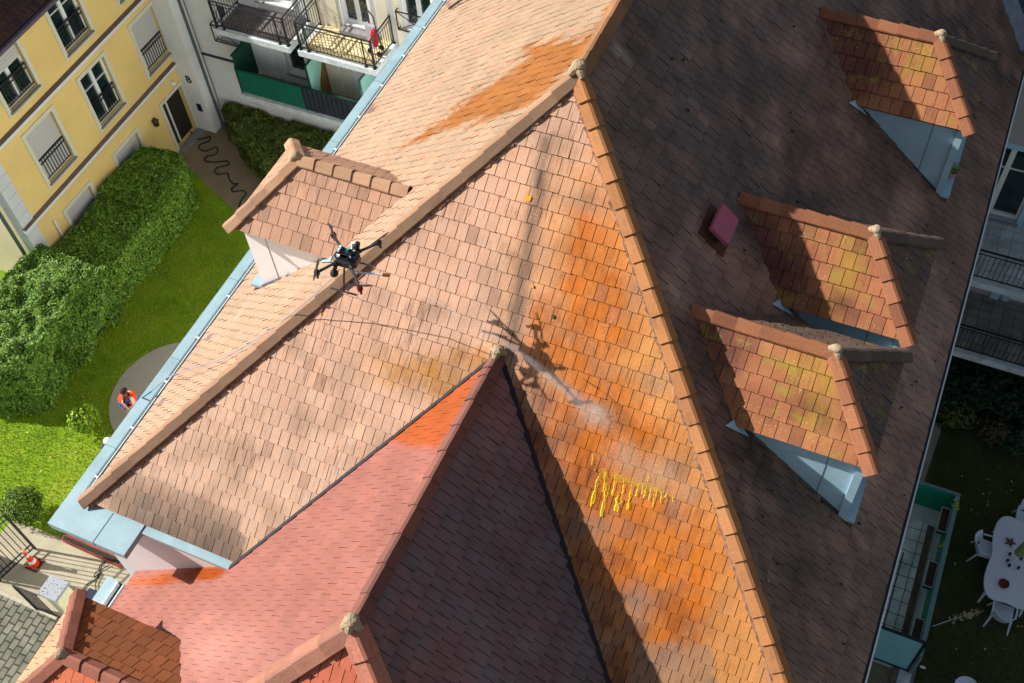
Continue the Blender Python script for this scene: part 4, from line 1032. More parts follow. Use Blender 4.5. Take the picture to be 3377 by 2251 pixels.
LAUR = [(.10, .22, .018), (.14, .28, .025), (.18, .33, .035), (.06, .13, .012), (.25, .37, .05)]
BRIGHT = [(.09, .19, .025), (.13, .25, .03), (.18, .31, .05), (.06, .12, .015), (.38, .46, .2), (.36, .40, .05)]
OLIVE = [(.08, .12, .018), (.12, .16, .025), (.16, .2, .035), (.05, .08, .012)]
hedge('laurel_hedge', 'clipped dark green laurel hedge under the yellow wall windows',
      [([(-23.5, 14.4), (-21.45, 14.1), (-21.35, 17.0), (-23.5, 17.0)], 1.75), ([(-23.5, 17.0), (-21.35, 17.0), (-21.5, 18.9), (-22.0, 19.5), (-23.5, 19.3)], 1.9)], 1700, LAUR, .050, 51, wob=.08)
hedge('flowering_bush', 'tall bright leafy shrub mass in sunlight at the left edge beyond the laurel hedge',
      [([(-24.2, 11.8), (-21.2, 11.9), (-21.2, 14.1), (-23.6, 14.3)], 2.2), ([(-25.5, 9.3), (-22.2, 9.5), (-21.1, 10.3), (-21.2, 11.9), (-24.6, 11.9)], 2.3)], 1400, BRIGHT[:4] + LAUR[:3], .058, 52, cat='shrub', wob=.15)
hedge('clipped_hedge', 'dark clipped hedge growing below the green balcony',
      [([(-22.5, 22.3), (-20.3, 20.75), (-18.2, 19.6), (-17.6, 22.7), (-22.5, 22.75)], 1.25)], 1300, OLIVE, .05, 53)
hedge('garden_hedge', 'shaded dark green hedge below the lower right balcony',
      [([(1.9, 19.55), (3.2, 19.5), (3.3, 21.5), (1.9, 21.5)], 1.5), ([(3.2, 19.9), (7.5, 19.9), (7.5, 21.6), (3.2, 21.6)], 1.5)], 420, [(.012, .04, .016), (.02, .06, .024), (.008, .022, .012), (.03, .07, .03)], .09, 54)
def bush(name, label, c, r, h, n, cols, sz, seed, cat='shrub'):
    rr = random.Random(seed); m = MB(); c = Vector(c)
    cl = [Vector((rr.gauss(0, 1), rr.gauss(0, 1), rr.gauss(0, 1))).normalized() for _ in range(9)]
    for _ in range(n):
        d = Vector((rr.gauss(0, 1), rr.gauss(0, 1), rr.gauss(0, 1))).normalized(); k = max(max(d.dot(q) for q in cl) - .5, 0) * 2
        d.z = abs(d.z) if rr.random() < .7 else d.z
        rad = (.62 + .45 * k) * rr.uniform(.72, 1.04); p = c + Vector((d.x * r * rad, d.y * r * rad, h / 2 + d.z * h / 2 * rad))
        leaf(m, p, d, sz, rr.choice(cols), rr)
    t = thing(name, label, cat, tuple(c)); m.build('foliage', LEAF, t)
    k = MB()
    for i in range(6):
        a = i * 1.05; k.tube([c, c + Vector((math.cos(a) * r * .25, math.sin(a) * r * .25, h * .4)), c + Vector((math.cos(a) * r * .55, math.sin(a) * r * .55, h * .75))], [.02, .014, .006], 5)
    k.build('stems', mat('bark', (.06, .045, .03), .9, .2, 9), t)
    return t
g_ = gz(90, 1672, .5); bush('box_ball', 'round clipped green ball shrub on the sunny lawn near the gate', (g_.x, g_.y, 0), .62, 1.15, 3200, [(.05, .10, .004), (.09, .16, .006), (.03, .06, .004), (.13, .2, .01)], .05, 61)
g_ = gz(275, 1375, .5); bush('yellow_shrub', 'small yellow green open shrub beside the round patio', (g_.x, g_.y, 0), .52, .95, 420, [(.2, .34, .01), (.14, .26, .01), (.28, .4, .03)], .07, 62)
g_ = gz(3150, 1372, .4); bush('hydrangea', 'low yellow green shrub at the corner of the shaded garden hedge', (g_.x, g_.y, 0), .60, .8, 700, [(.09, .12, .02), (.13, .16, .03), (.05, .08, .02)], .08, 63)
g_ = gz(3280, 1415, .4); bush('hydrangea', 'brownish faded shrub beside the green one in the shaded garden', (g_.x, g_.y, 0), .50, .75, 600, [(.10, .085, .05), (.07, .06, .035), (.05, .06, .03)], .07, 64)
g_ = gz(3360, 1450, .4); bush('hydrangea', 'dark green shrub at the right end of the garden border', (g_.x, g_.y, 0), .55, .7, 600, [(.02, .05, .025), (.03, .07, .03)], .07, 65)
for q, lab in (((3152, 1668, 1.4), 'leafy sprig growing out of the far terrace planter'), ((3112, 1800, 1.3), 'yellow green sprig spilling over the terrace rail')):
    rr = random.Random(int(q[1])); m = MB(); c = gz(*q)
    for _ in range(26): leaf(m, c + Vector((rr.gauss(0, .07), rr.gauss(0, .09), rr.gauss(0, .05))), UP, .055, rr.choice([(.3, .42, .02), (.24, .38, .03)]), rr)
    tag(m.build('leafy_sprig', LEAF), lab, 'plant')
# fallen leaves on lawns and roof
rr = random.Random(77); m = MB()
spots = [(345, 1010), (520, 905), (470, 880), (735, 845), (655, 875), (730, 685), (440, 960), (300, 1545), (210, 1505), (165, 1507), (135, 1552), (480, 755), (510, 905), (388, 1335), (150, 1750), (250, 1490), (60, 1500), (90, 1425), (3172, 1568), (3337, 1588), (3335, 1616), (3265, 1624), (3242, 1628), (3222, 1692), (3154, 2140), (3160, 1535), (3180, 1500)]
for _ in range(60): spots.append((rr.uniform(0, 700), rr.uniform(1000, 1650)) if rr.random() < .6 else (rr.uniform(3120, 3377), rr.uniform(1500, 2251)))
for u, v in spots:
    p = gz(u, v, .03); 
    if (-25 < p.x < -19 and 5.2 < p.y < 20) or (3.9 < p.x < 8): leaf(m, p, UP, rr.uniform(.035, .06), rr.choice([(.55, .48, .16), (.45, .33, .10), (.5, .5, .28)]), rr)
o = m.build('fallen_leaves', LEAF, None, root=(0, 0, 0)); tag(o, 'yellow fallen leaves scattered over both lawns', 'leaves', kind='stuff')

# garden table and chairs
PL = mat('grey_plastic', L(206, 216, 232), .45, .06, 2, spec=.5)
tb = thing('garden_table', 'pale plastic garden table with scalloped sides on the shaded lawn', 'table', (5.47, 15.6, 0))
def outline(cx, cy, hx, hy, n=72):
    o = []
    for i in range(n):
        a = 2 * math.pi * i / n; c, s = math.cos(a), math.sin(a); k = 1 / ((abs(c) ** 4 + abs(s) ** 4) ** .25)
        x, y = c * k * hx, s * k * hy; dent = .085 * math.exp(-((y) / .55) ** 2) * (1 if abs(c) > .5 else 0) + .07 * math.exp(-((x) / .28) ** 2) * (1 if abs(s) > .7 else 0)
        l = math.hypot(x, y); o.append((cx + x * (1 - dent / l), cy + y * (1 - dent / l)))
    return o
ol = outline(5.48, 15.6, .64, 1.27)
m = MB(); il = [(5.48 + (x - 5.48) * .985, 15.6 + (y - 15.6) * .99) for x, y in ol]
m.hexa([(x, y, .70) for x, y in ol], [(x, y, .735) for x, y in ol], False); n = len(ol)
for i in range(n):
    j = (i + 1) % n; m.poly([(*ol[i], .735), (*ol[j], .735), (*il[j], .742), (*il[i], .742)])
m.poly([(x, y, .742) for x, y in il]); m.poly([(x, y, .70) for x, y in reversed(ol)]); m.build('table_top', PL, tb)
for sx in (-1, 1):
    for sy in (-1, 1):
        m = MB(); m.tube([(5.48 + sx * .45, 15.6 + sy * .95, .70), (5.48 + sx * .50, 15.6 + sy * 1.05, 0)], [.045, .03], 8); m.build('leg', PL, tb)
def garden_chair(x, y, rz, label):
    t = thing('garden_chair', label, 'chair', (x, y, 0), 'plastic chairs round the garden table')
    M = Matrix.Translation((x, y, 0)) @ Matrix.Rotation(rz, 4, 'Z'); T = lambda a, b, c: M @ Vector((a, b, c))
    m = MB(); sh = [(-.24, -.22), (.24, -.22), (.26, .2), (-.26, .2)]; m.hexa([T(a, b, .41) for a, b in sh], [T(a, b, .44) for a, b in sh]); m.build('seat', PL, t)
    m = MB(); N = 9    # curved back, leaning outwards at +y
    for k in range(N):
        a0 = -1.1 + 2.2 * k / N; a1 = -1.1 + 2.2 * (k + 1) / N
        f = lambda a, z, r: T(math.sin(a) * r, .02 + math.cos(a) * r * .95 + (z - .44) * .28, z)
        m.hexa([f(a0, .44, .26), f(a1, .44, .26), f(a1, .44, .285), f(a0, .44, .285)][::-1], [f(a0, .88, .26), f(a1, .88, .26), f(a1, .88, .285), f(a0, .88, .285)][::-1])
    m.build('backrest', PL, t)
    for sx in (-1, 1):
        m = MB(); m.tube([T(sx * .27, .18, .66), T(sx * .28, -.05, .67), T(sx * .25, -.24, .63)], .022, 6); m.build('armrest', PL, t)
        for sy, e in ((-1, -.27), (1, .34)):
            m = MB(); m.tube([T(sx * .23, sy * .19, .43), T(sx * .29, e, 0)], [.032, .02], 6); m.build('leg', PL, t)
    return t
garden_chair(4.84, 15.85, math.pi / 2, 'pale plastic chair on the terrace side of the garden table')
garden_chair(5.5, 14.28, math.pi, 'pale plastic chair at the near end of the garden table')
garden_chair(5.62, 17.1, 0, 'pale plastic chair tucked under the far end of the garden table')
garden_chair(6.35, 15.2, -math.pi / 2, 'pale plastic chair at the picture edge side of the garden table')
g_ = gz(3150 + 0, 2245, .75); 
q_c = gz(3190, 2290, .8)
garden_chair(q_c.x, q_c.y, .4, 'light blue plastic chair cut off by the bottom picture edge')
c = gz(3127 + 570 * .319, 1600 + 1025 * .319, .745)
m = MB(); m.lathe(c, [(.09, 0), (.12, .02), (.13, .07), (.115, .085), (.10, .05), (.02, .04)], 16); tag(m.build('red_bowl', mat('red_clay', L(110, 30, 28), .4)), 'dark red round bowl on the near half of the garden table', 'bowl')
c = gz(3127 + 640 * .319, 1600 + 590 * .319, .745); m = MB()
st = [(c.x + math.cos(a) * r, c.y + math.sin(a) * r) for a, r in [(i * math.pi / 5, .15 if i % 2 == 0 else .07) for i in range(10)]]
m.hexa([(x, y, .744) for x, y in st], [(x, y, .775) for x, y in st]); tag(m.build('star_dish', mat('brown_dish', L(96, 72, 62), .6, .3, 20)), 'brown star shaped dish on the far half of the garden table', 'dish')
pa = gz(3127 + 640 * .319, 1600 + 715 * .319, 1.1); pb = gz(3127 + 800 * .319, 1600 + 510 * .319, 2.0)
t = thing('closed_parasol', 'folded faded green parasol standing in the middle of the garden table', 'parasol', (5.47, 15.6, 0))
m = MB(); m.tube([(5.47, 15.6, 0), (5.47, 15.6, 1.3)], .02, 8); m.build('pole', PVC, t)
m = MB(); px_ = (5.47, 15.6, 1.28)
rr = random.Random(5)
m.tube([(5.47, 15.6, 1.2), (5.47, 15.6, 1.35), (5.47, 15.6, 1.8), (5.47, 15.6, 2.35)], [.13, .12, .08, .02], 9); m.build('canopy', mat('faded_canopy', L(128, 140, 92), .9, .25, 7), t)
m = MB(); m.lathe((5.47, 15.6, 0), [(.22, 0), (.24, .04), (.2, .10), (.04, .12)], 18); m.build('base', PL, t)
for i, (a, b) in enumerate(((-.16, -.08), (-.1, -.2), (.12, -.18), (.14, .1), (-.14, .12))):
    m = MB(); cc_ = (5.47 + a, 15.6 + b, .745); m.lathe(cc_, [(.03, 0), (.035, .05), (.038, .09), (.03, .09), (.026, .02)], 10)
    tag(m.build('tea_glass', GLASS), 'small dark glass standing round the parasol pole on the table', 'glass', 'small glasses round the parasol pole')
# dry branch and white scrap on the lawn
rr = random.Random(9); m = MB(); a = gz(3075, 2065, .03); b = gz(3225, 2020, .03); m.tube([a, a.lerp(b, .5) + Vector((0, .03, .03)), b], [.006, .008, .004], 5)
for _ in range(120):
    p = a.lerp(b, .45 + .55 * rr.random()) + Vector((rr.gauss(0, .05), rr.gauss(0, .06), .04)); leaf(m, p, UP, .04, (.5, .42, .24), rr)
tag(m.build('dry_branch', LEAF), 'dry straw coloured branch lying on the shaded lawn', 'branch')
c = gz(3042, 2199, .03); m = MB(); m.blob(c, .08, .035, .03, 8, .1); tag(m.build('white_scrap', PVC), 'small white object lying by the terrace edge', 'litter')
m = MB(); m.box(3.81, 3.92, 4, 16.5, -.003, .08); struct(m.build('garden_kerb', mat('kerb_bluegrey', L(104, 116, 122), .9, .15, 5)))

# ================================================================== LEFT FOREGROUND: gate, pillar, cone, planter, hoses
gt = thing('iron_gate', 'open black iron gate leaf with slim bars behind the traffic cone', 'gate', (-18.8, 5.8, 0))
A_, B_ = Vector((-18.70, 6.39, .04)), Vector((-18.98, 5.25, .04)); H = 2.05
for q in (A_, B_):
    m = MB(); m.bar(q, q + UP * H, .06); m.build('frame_post', DARKM, gt)
m = MB()
for z in (.08, .28, H - .22, H - .02): m.bar(A_ + UP * z, B_ + UP * z, .035)
m.build('rail', DARKM, gt)
m = MB()
for k in range(1, 9): p = A_.lerp(B_, k / 9); m.bar(p + UP * .08, p + UP * (H - .02), .02)
m.build('bars', DARKM, gt)
ft_ = thing('iron_fence', 'black railing panel between the gate opening and the white pillar', 'fence', (-17.2, 5.0, 0))
A_, B_ = Vector((-17.55, 4.99, .0)), Vector((-16.82, 5.02, .0)); m = MB(); H = 1.55
m.bar(A_, A_ + UP * H, .06); m.build('post', DARKM, ft_)
m = MB()
for z in (.1, H - .02): m.bar(A_ + UP * z, B_ + UP * z, .035)
for k in range(1, 8): p = A_.lerp(B_, k / 8); m.bar(p + UP * .1, p + UP * (H - .02), .02)
m.build('bars', DARKM, ft_)
f2_ = thing('iron_fence', 'black street fence leaving the picture at the left edge', 'fence', (-20.0, 5.5, 0))
A_, B_ = Vector((-19.05, 5.3, .0)), Vector((-22.5, 5.25, .0)); m = MB(); H = 2.0
for z in (.1, .3, H - .2, H - .02): m.bar(A_ + UP * z, B_ + UP * z, .035)
for k in range(0, 28): p = A_.lerp(B_, k / 28); m.bar(p + UP * .1, p + UP * (H - .02), .02)
m.build('bars', DARKM, f2_)
pt = thing('gate_pillar', 'white gate pillar with a speckled stone cap at the pavement edge', 'pillar', (-16.53, 5.33, 0))
m = MB(); m.box(-16.76, -16.3, 5.1, 5.56, 0, 1.5); m.build('shaft', mat('pillar_white', L(222, 216, 180), .85, .08, 3), pt)
SPK = mat('speckled_cap', L(196, 200, 208), .8, 0); t_ = SPK.node_tree; vo2 = t_.nodes.new('ShaderNodeTexNoise'); vo2.inputs['Scale'].default_value = 13; vo2.inputs['Detail'].default_value = 4
rp = t_.nodes.new('ShaderNodeValToRGB'); rp.color_ramp.elements[0].position = .36; rp.color_ramp.elements[0].color = (.02, .02, .02, 1); rp.color_ramp.elements[1].position = .43; rp.color_ramp.elements[1].color = (*L(156, 160, 168), 1)
t_.links.new(vo2.outputs[0], rp.inputs[0]); t_.links.new(rp.outputs[0], t_.nodes['Principled BSDF'].inputs['Base Color'])
m = MB(); m.hexa([(-16.83, 5.03, 1.502), (-16.23, 5.03, 1.502), (-16.23, 5.63, 1.502), (-16.83, 5.63, 1.502)], [(-16.81, 5.05, 1.59), (-16.25, 5.05, 1.59), (-16.25, 5.61, 1.59), (-16.81, 5.61, 1.59)]); m.build('cap', SPK, pt)
cb = gz(116, 1860.5, .012)
cn = thing('traffic_cone', 'orange and white traffic cone on the concrete pavement', 'cone', tuple(cb))
OR = mat('cone_orange', L(232, 66, 16), .5); WH = mat('cone_white', L(232, 232, 232), .5)
m = MB(); m.box(cb.x - .19, cb.x + .19, cb.y - .19, cb.y + .19, cb.z, cb.z + .035); m.build('base', mat('cone_base', L(90, 40, 34), .7), cn)
cr = lambda z: .135 - (.135 - .03) * z / .72
for z0, z1, mm, nm in ((.035, .19, OR, 'cone_body'), (.19, .32, WH, 'reflective_band'), (.32, .52, OR, 'cone_body'), (.52, .62, WH, 'reflective_band'), (.62, .74, OR, 'cone_body')):
    m = MB(); m.lathe(cb, [(cr(z0), z0), (cr(z1), z1)], 20); m.build(nm, mm, cn)
m = MB(); m.lathe(cb + UP * .74, [(.05, 0), (.06, .03), (.05, .09), (.02, .1)], 14); m.build('lamp_head', mat('cone_lamp', L(226, 120, 110), .4), cn)
pl = thing('red_planter', 'low red brick planter strip against the white corner wall', 'planter', (-17.2, 7.0, 0))
m = MB(); m.hexa([(-18.1, 6.86, 0), (-16.1, 6.82, 0), (-16.1, 7.15, 0), (-18.1, 7.1, 0)], [(-18.1, 6.86, .22), (-16.1, 6.82, .22), (-16.1, 7.15, .22), (-18.1, 7.1, .22)]); m.build('brick_edge', brick_mat('red_brick', L(160, 74, 60), L(132, 58, 48), L(110, 90, 80), 1.0, .2, .08, .01), pl)
m = MB(); m.hexa([(-18.04, 6.88, .221), (-16.16, 6.84, .221), (-16.16, 7.0, .221), (-18.04, 6.98, .221)], [(-18.04, 6.88, .24), (-16.16, 6.84, .24), (-16.16, 7.0, .24), (-18.04, 6.98, .24)]); m.build('soil', SOIL, pl)
def hose(name, label, px, z, r, m_, cat='hose'):
    P = [gz(u, v, z) for u, v in px]; out = []
    for i in range(len(P) - 1):
        p0, p1, p2, p3 = P[max(i - 1, 0)], P[i], P[i + 1], P[min(i + 2, len(P) - 1)]
        for k in range(6):
            t = k / 6; out.append(.5 * ((2 * p1) + (p2 - p0) * t + (2 * p0 - 5 * p1 + 4 * p2 - p3) * t * t + (3 * p1 - p0 - 3 * p2 + p3) * t ** 3))
    out.append(P[-1]); m = MB(); m.tube(out, r, 7); return tag(m.build(name, m_, smooth=True), label, cat)
RUB = mat('black_rubber', L(34, 34, 34), .6, .1, 9)
s_ = lambda q: (q[0] * .3827, q[1] * .3827)
hose('garden_hose', 'black hose snaking over the concrete footpath', [s_(q) for q in ((1640, 1130), (1700, 1195), (1760, 1190), (1810, 1175), (1800, 1215), (1730, 1240), (1715, 1275), (1770, 1300), (1860, 1265), (1875, 1300), (1850, 1330), (1780, 1350), (1770, 1385), (1860, 1395), (1960, 1385), (1965, 1420), (1880, 1440), (1850, 1470), (1880, 1500), (1960, 1490), (1975, 1540), (2010, 1580), (2050, 1580), (2000, 1620), (2010, 1650), (2090, 1640), (2120, 1670), (2080, 1720), (2060, 1780))], .035, .022, RUB)
q_ = lambda q: (q[0] * .2551, 1650 + q[1] * .2551)
hose('power_cable', 'black cable looping over the pavement to the blue machine', [q_(q) for q in ((1400, 770), (1310, 820), (1280, 880), (1290, 930), (1240, 1010), (1140, 1070), (1075, 1150), (1070, 1230), (1110, 1270), (1180, 1260), (1190, 1210), (1140, 1190), (1095, 1220), (1130, 1290))], .04, .016, RUB, 'cable')
hose('coiled_cable', 'second black cable loop crossing the first one on the pavement', [q_(q) for q in ((1420, 830), (1330, 880), (1240, 930), (1220, 990), (1260, 960), (1300, 940), (1240, 1060), (1240, 1150), (1230, 1230))], .06, .014, RUB, 'cable')
c = gz(*q_((1225, 1290)), .2)
t = thing('pressure_pump', 'dark blue pump machine standing beside the cross wing gutter', 'machine', (c.x, c.y, .012))
m = MB(); m.box(c.x - .24, c.x + .24, c.y - .2, c.y + .2, .03, .38); m.build('housing', mat('navy_plastic', L(30, 36, 66), .45), t)
m = MB(); m.tube([(c.x - .24, c.y - .22, .3), (c.x - .24, c.y - .3, .7), (c.x + .24, c.y - .3, .7), (c.x + .24, c.y - .22, .3)], .02, 6); m.build('handle', DARKM, t)
for s in (-1, 1):
    m = MB(); m.tube([(c.x + s * .25, c.y, .13), (c.x + s * .30, c.y, .13)], .11, 12); m.build('wheel', RUB, t)
# cable drum behind the left bush
c = gz(30, 985, .3); t = thing('hose_reel', 'dark red hose reel with coiled hose beside the yellow block corner', 'hose reel', (c.x, c.y, 0))
m = MB(); m.tube([(c.x - .1, c.y, .35), (c.x + .1, c.y, .35)], .2, 14); m.build('drum', mat('reel_red', L(84, 24, 24), .5), t)
for k in range(3):
    m = MB(); m.tube([(c.x + .2 + .05 * k, c.y + .33 * math.cos(a), .36 + .33 * math.sin(a)) for a in [i * 6.2832 / 20 for i in range(21)]], .025, 6, False); m.build('hose_coil', RUB, t)
m = MB(); m.bar((c.x - .15, c.y - .2, .0), (c.x - .15, c.y, .4), .04); m.bar((c.x - .15, c.y + .2, .0), (c.x - .15, c.y, .4), .04); m.build('stand', DARKM, t)
# grey downpipe hopper at the main eave, small lamp globe
c = gz(645, 1055, 9.0); 

# ================================================================== DRONE, HOSE, JET
NF = Vector((0, -KF, 1)).normalized()
def fpt(u, v, lift=0.0):
    p = gpl(u, v, apex, (0, KF, -1) if False else (0, -KF, 1)); return p + NF.copy() * 0 + Vector((0, 0, 1)) * lift
fplane_n = (0, -KF, 1)
def sunpair(dp, sp):      # drone point whose shadow falls on the hip end at photo pixel sp
    h = gpl(*sp, apex, fplane_n); A = np.stack([ray(*dp), -np.array(SUN)], 1); k = np.linalg.lstsq(A, np.array(h) - CAM, rcond=None)[0]
    return Vector(ray(*dp) * k[0] + CAM)
M4 = [sunpair(*q) for q in (((1100, 782), (1677, 1095)), ((1250, 802), (1762, 1088)), ((1189, 952), (1885, 1318)), ((1048, 900), (1787, 1282)))]
zd = sum(p.z for p in M4) / 4
M4 = [gz(u, v, zd) for u, v in ((1100, 775), (1250, 800), (1187, 950), (1045, 898))]
DC = sum(M4, Vector()) / 4
dr_ = thing('drone', 'black four armed work drone flying above the roof hip with a spray lance', 'drone', tuple(DC - UP * .3))
BK = mat('drone_black', L(30, 32, 38), .38, .15, 20, spec=.5); CF_ = mat('carbon_arm', L(52, 50, 56), .3, .1, 30, spec=.6); RED = mat('drone_red', L(120, 14, 20), .35)
fw = ((M4[1] + M4[2]) / 2 - DC).normalized(); fw.z = 0; rt = fw.cross(UP)     # fw: towards image right
DW = lambda a, b, c: DC + fw * a + rt * b + UP * c
def rbox(m, a0, a1, b0, b1, c0, c1, ch=.05):
    def ring(s, c): 
        x0, x1, y0, y1 = a0 + s, a1 - s, b0 + s, b1 - s; k = ch
        return [DW(*q, c) for q in ((x0 + k, y0), (x1 - k, y0), (x1, y0 + k), (x1, y1 - k), (x1 - k, y1), (x0 + k, y1), (x0, y1 - k), (x0, y0 + k))]
    R_ = [ring(.03, c0), ring(0, c0 + .03), ring(0, c1 - .04), ring(.035, c1)]
    if (R_[0][1] - R_[0][0]).cross(R_[0][2] - R_[0][0]).z < 0: R_ = [r[::-1] for r in R_]
    for i in range(3): m.hexa(R_[i], R_[i + 1], False)
    m.poly(R_[0][::-1]); m.poly(R_[3])
m = MB(); rbox(m, -.18, .17, -.125, .125, -.06, .10); m.build('fuselage', BK, dr_)
m = MB(); rbox(m, -.14, .10, -.09, .01, .10, .14, .025); m.build('battery', BK, dr_)
m = MB(); rbox(m, -.14, .10, .02, .10, .10, .135, .025); m.build('battery', BK, dr_)
LT = mat('light_label', L(225, 228, 232), .5)
for a, b, c, w_ in ((-.13, -.075, .141, .025), (-.13, -.02, .141, .025), (-.10, .07, .136, .035)):
    m = MB(); rbox(m, a, a + w_ * 1.5, b, b + .025, c, c + .008, .004); m.build('marking', LT, dr_)
m = MB(); rbox(m, -.02, .03, -.06, -.04, .141, .148, .004); m.build('marking', mat('teal_led', L(40, 160, 150), .4), dr_)
m = MB(); m.tube([DW(.08, -.16, .05), DW(.10, -.19, .17)], .035, 8); m.build('antenna', BK, dr_)
m = MB(); m.tube([DW(.02, -.16, .05), DW(.03, -.18, .16)], .028, 8); m.build('antenna', LT, dr_)
for i, p in enumerate(M4):
    d = (p - DC).normalized(); arm = MB(); st = DC + d * .16 + UP * .03
    arm.tube([st, st + d * .06], .03, 8); arm.tube([st + d * .05, p], .021, 8); a = arm.build('arm', CF_, dr_)
    mm = RED if i == 2 else BK
    m = MB(); m.lathe(p - UP * .05, [(.025, 0), (.04, .02), (.042, .07), (.03, .095), (.012, .11)], 12); m.build('motor', mm, a)
    m = MB(); m.tube([p - UP * .05, p - UP * .11 + d * .01], .018, 6); m.build('motor_foot', mm, a)
    ang = (2.4, 1.2, .35, 1.9)[i]; pr = MB(); t_ = Vector((math.cos(ang), math.sin(ang), 0)); s_2 = Vector((-t_.y, t_.x, 0))
    for s in (-1, 1):
        c0 = p + UP * .062
        pts = [c0 + s_2 * .012, c0 - s_2 * .012, c0 + t_ * s * .10 - s_2 * .024, c0 + t_ * s * .19 - s_2 * .007, c0 + t_ * s * .195 + s_2 * .004, c0 + t_ * s * .11 + s_2 * .014]
        if (pts[1] - pts[0]).cross(pts[2] - pts[0]).z < 0: pts = pts[::-1]
        pr.hexa(pts, [q + UP * .004 for q in pts])
    pr.build('propeller', mat('prop_grey', L(58, 54, 56), .4), a)
for s in (-1, 1):
    m = MB(); top = DW(.0, s * .12, -.05); lo = DW(.0, s * .27, -.38); m.tube([top, lo], .014, 8); m.tube([lo - fw * .2, lo + fw * .2], .014, 8); m.build('landing_leg', CF_, dr_)
m = MB(); m.tube([DW(-.12, .13, -.03), DW(-.14, .17, -.10)], .03, 8); g1 = m.build('gimbal', BK, dr_)
m = MB(); m.blob(DW(-.14, .18, -.14), .06, .06, .06, 12); m.build('camera_ball', BK, g1)
# lance and nozzle
l0 = DW(.16, .10, -.10); l1 = gz(1250, 895, zd - .22); l2 = gz(1345, 905, zd - .30)
i_pt = gpl(2020, 1385, apex, fplane_n)
l0 = DW(.12, .12, -.08); l1 = l0.lerp(gz(1262, 905, zd - .12), 1.0)
m = MB(); m.tube([l0, l1], .014, 7); m.build('spray_lance', mat('lance_white', L(200, 208, 226), .4), dr_)
m = MB(); m.tube([l1, l1 + (l1 - l0).normalized() * .10], .026, 8); m.build('nozzle', mat('brass', L(150, 90, 60), .35, metal=.4), dr_)
noz = l1 + (l1 - l0).normalized() * .11
# tether hose to the worker
hand = gz(417, 1352, 1.06); hp = [DW(-.05, .16, -.05)]
pxh = [(1095, 915), (1040, 970), (960, 1035), (860, 1110), (740, 1180), (640, 1212), (575, 1235)]
end = Vector((-10.99, 0, 0)); gut = gx(553, 1243, -11.0)
for k, (u, v) in enumerate(pxh):
    f = (k + 1) / (len(pxh) + 1); yy = hp[0].y * (1 - f) + gut.y * f; xx = hp[0].x * (1 - f) + gut.x * f; zz = hp[0].z * (1 - f) + (gut.z + .1) * f - .25 * math.sin(f * 3.14)
    zz = max(zz, ZR + TS * (xx - XM) + .12 if xx < XM else zz)
    q = gz(u, v, zz); q.z = max(q.z, ZR + TS * (q.x - XM) + .10); q = gz(u, v, q.z); hp.append(q)
hp += [gz(553, 1243, 11.25), gz(500, 1290, 11.2)]
m = MB(); m.tube(hp, .0065, 6); hs1 = m.build('supply_hose', mat('hose_lilac', L(150, 152, 186), .6), smooth=True)
tag(hs1, 'long pale supply hose hanging from the drone over the sunny roof slope', 'hose')
p0 = hp[-1]; lo = [p0 + Vector((0, 0, -.0)), gz(470, 1310, 11.18), gz(452, 1325, 9.6), gz(440, 1337, 7.0), gz(430, 1345, 3.8), hand]
m = MB(); m.tube(lo, .013, 6); tag(m.build('blue_hose', mat('hose_blue', L(30, 140, 176), .45), smooth=True), 'blue lower end of the hose dropping over the gutter to the worker in orange', 'hose')
# water jet: tight core, then a widening mist of droplets that hits the tiles
WJ = mat('water_jet', (.9, .93, 1.0), .2, alpha=.32, spec=.6); MIST = mat('water_mist', (.95, .95, 1.0), .6, alpha=.10); DROP = mat('water_drop', (.95, .96, 1.0), .15, spec=.8)
jt = thing('water_jet', 'thin water jet arcing from the drone nozzle onto the orange tiles', 'water jet', tuple(noz))
hit = gpl(2010, 1390, apex, fplane_n) + NF * .03
path = []
jp = [(1400, 970), (1520, 1040), (1640, 1110), (1760, 1190), (1880, 1280), (1960, 1345)]
for k, (u, v) in enumerate(jp):
    f = ((u - 1290) / (2010 - 1290)); a = noz.lerp(hit, f); a.z += .55 * math.sin(f * 3.14) * .5
    q = gz(u, v, a.z); s0 = gpl(u, v, apex, fplane_n)
    if q.z < s0.z + .05: q = s0 + NF * .06
    path.append(q)
path = [noz] + path + [hit]
def film_mat(name, col, scale, lo, hi, amax, rough=.5, stretch=1.0):
    m = mat(name, col, rough, .1, 20); t = m.node_tree; b = t.nodes['Principled BSDF']; N = lambda k: t.nodes.new(k)
    tc = N('ShaderNodeTexCoord'); n = N('ShaderNodeTexNoise'); n.inputs['Scale'].default_value = scale; n.inputs['Detail'].default_value = 7; n.inputs['Roughness'].default_value = .7
    mp = N('ShaderNodeMapping'); mp.inputs['Scale'].default_value = (1, stretch, stretch); t.links.new(tc.outputs['Object'], mp.inputs[0]); t.links.new(mp.outputs[0], n.inputs['Vector'])
    at = N('ShaderNodeAttribute'); at.attribute_name = 'col'
    ad = N('ShaderNodeMath'); ad.operation = 'MULTIPLY_ADD'; t.links.new(at.outputs['Alpha'], ad.inputs[0]); ad.inputs[1].default_value = .5; t.links.new(n.outputs[0], ad.inputs[2])
    r = N('ShaderNodeMapRange'); r.inputs[1].default_value = lo; r.inputs[2].default_value = hi; r.inputs[3].default_value = 0; r.inputs[4].default_value = amax
    t.links.new(ad.outputs[0], r.inputs[0]); t.links.new(r.outputs[0], b.inputs['Alpha']); return m
WJ = mat('water_jet_core', (.9, .93, 1.0), .3, alpha=.13, spec=.5); MISTF = film_mat('water_mist_film', (.92, .9, .92), 2.2, .50, 1.0, .22, .9)
cut = len(path) - 6
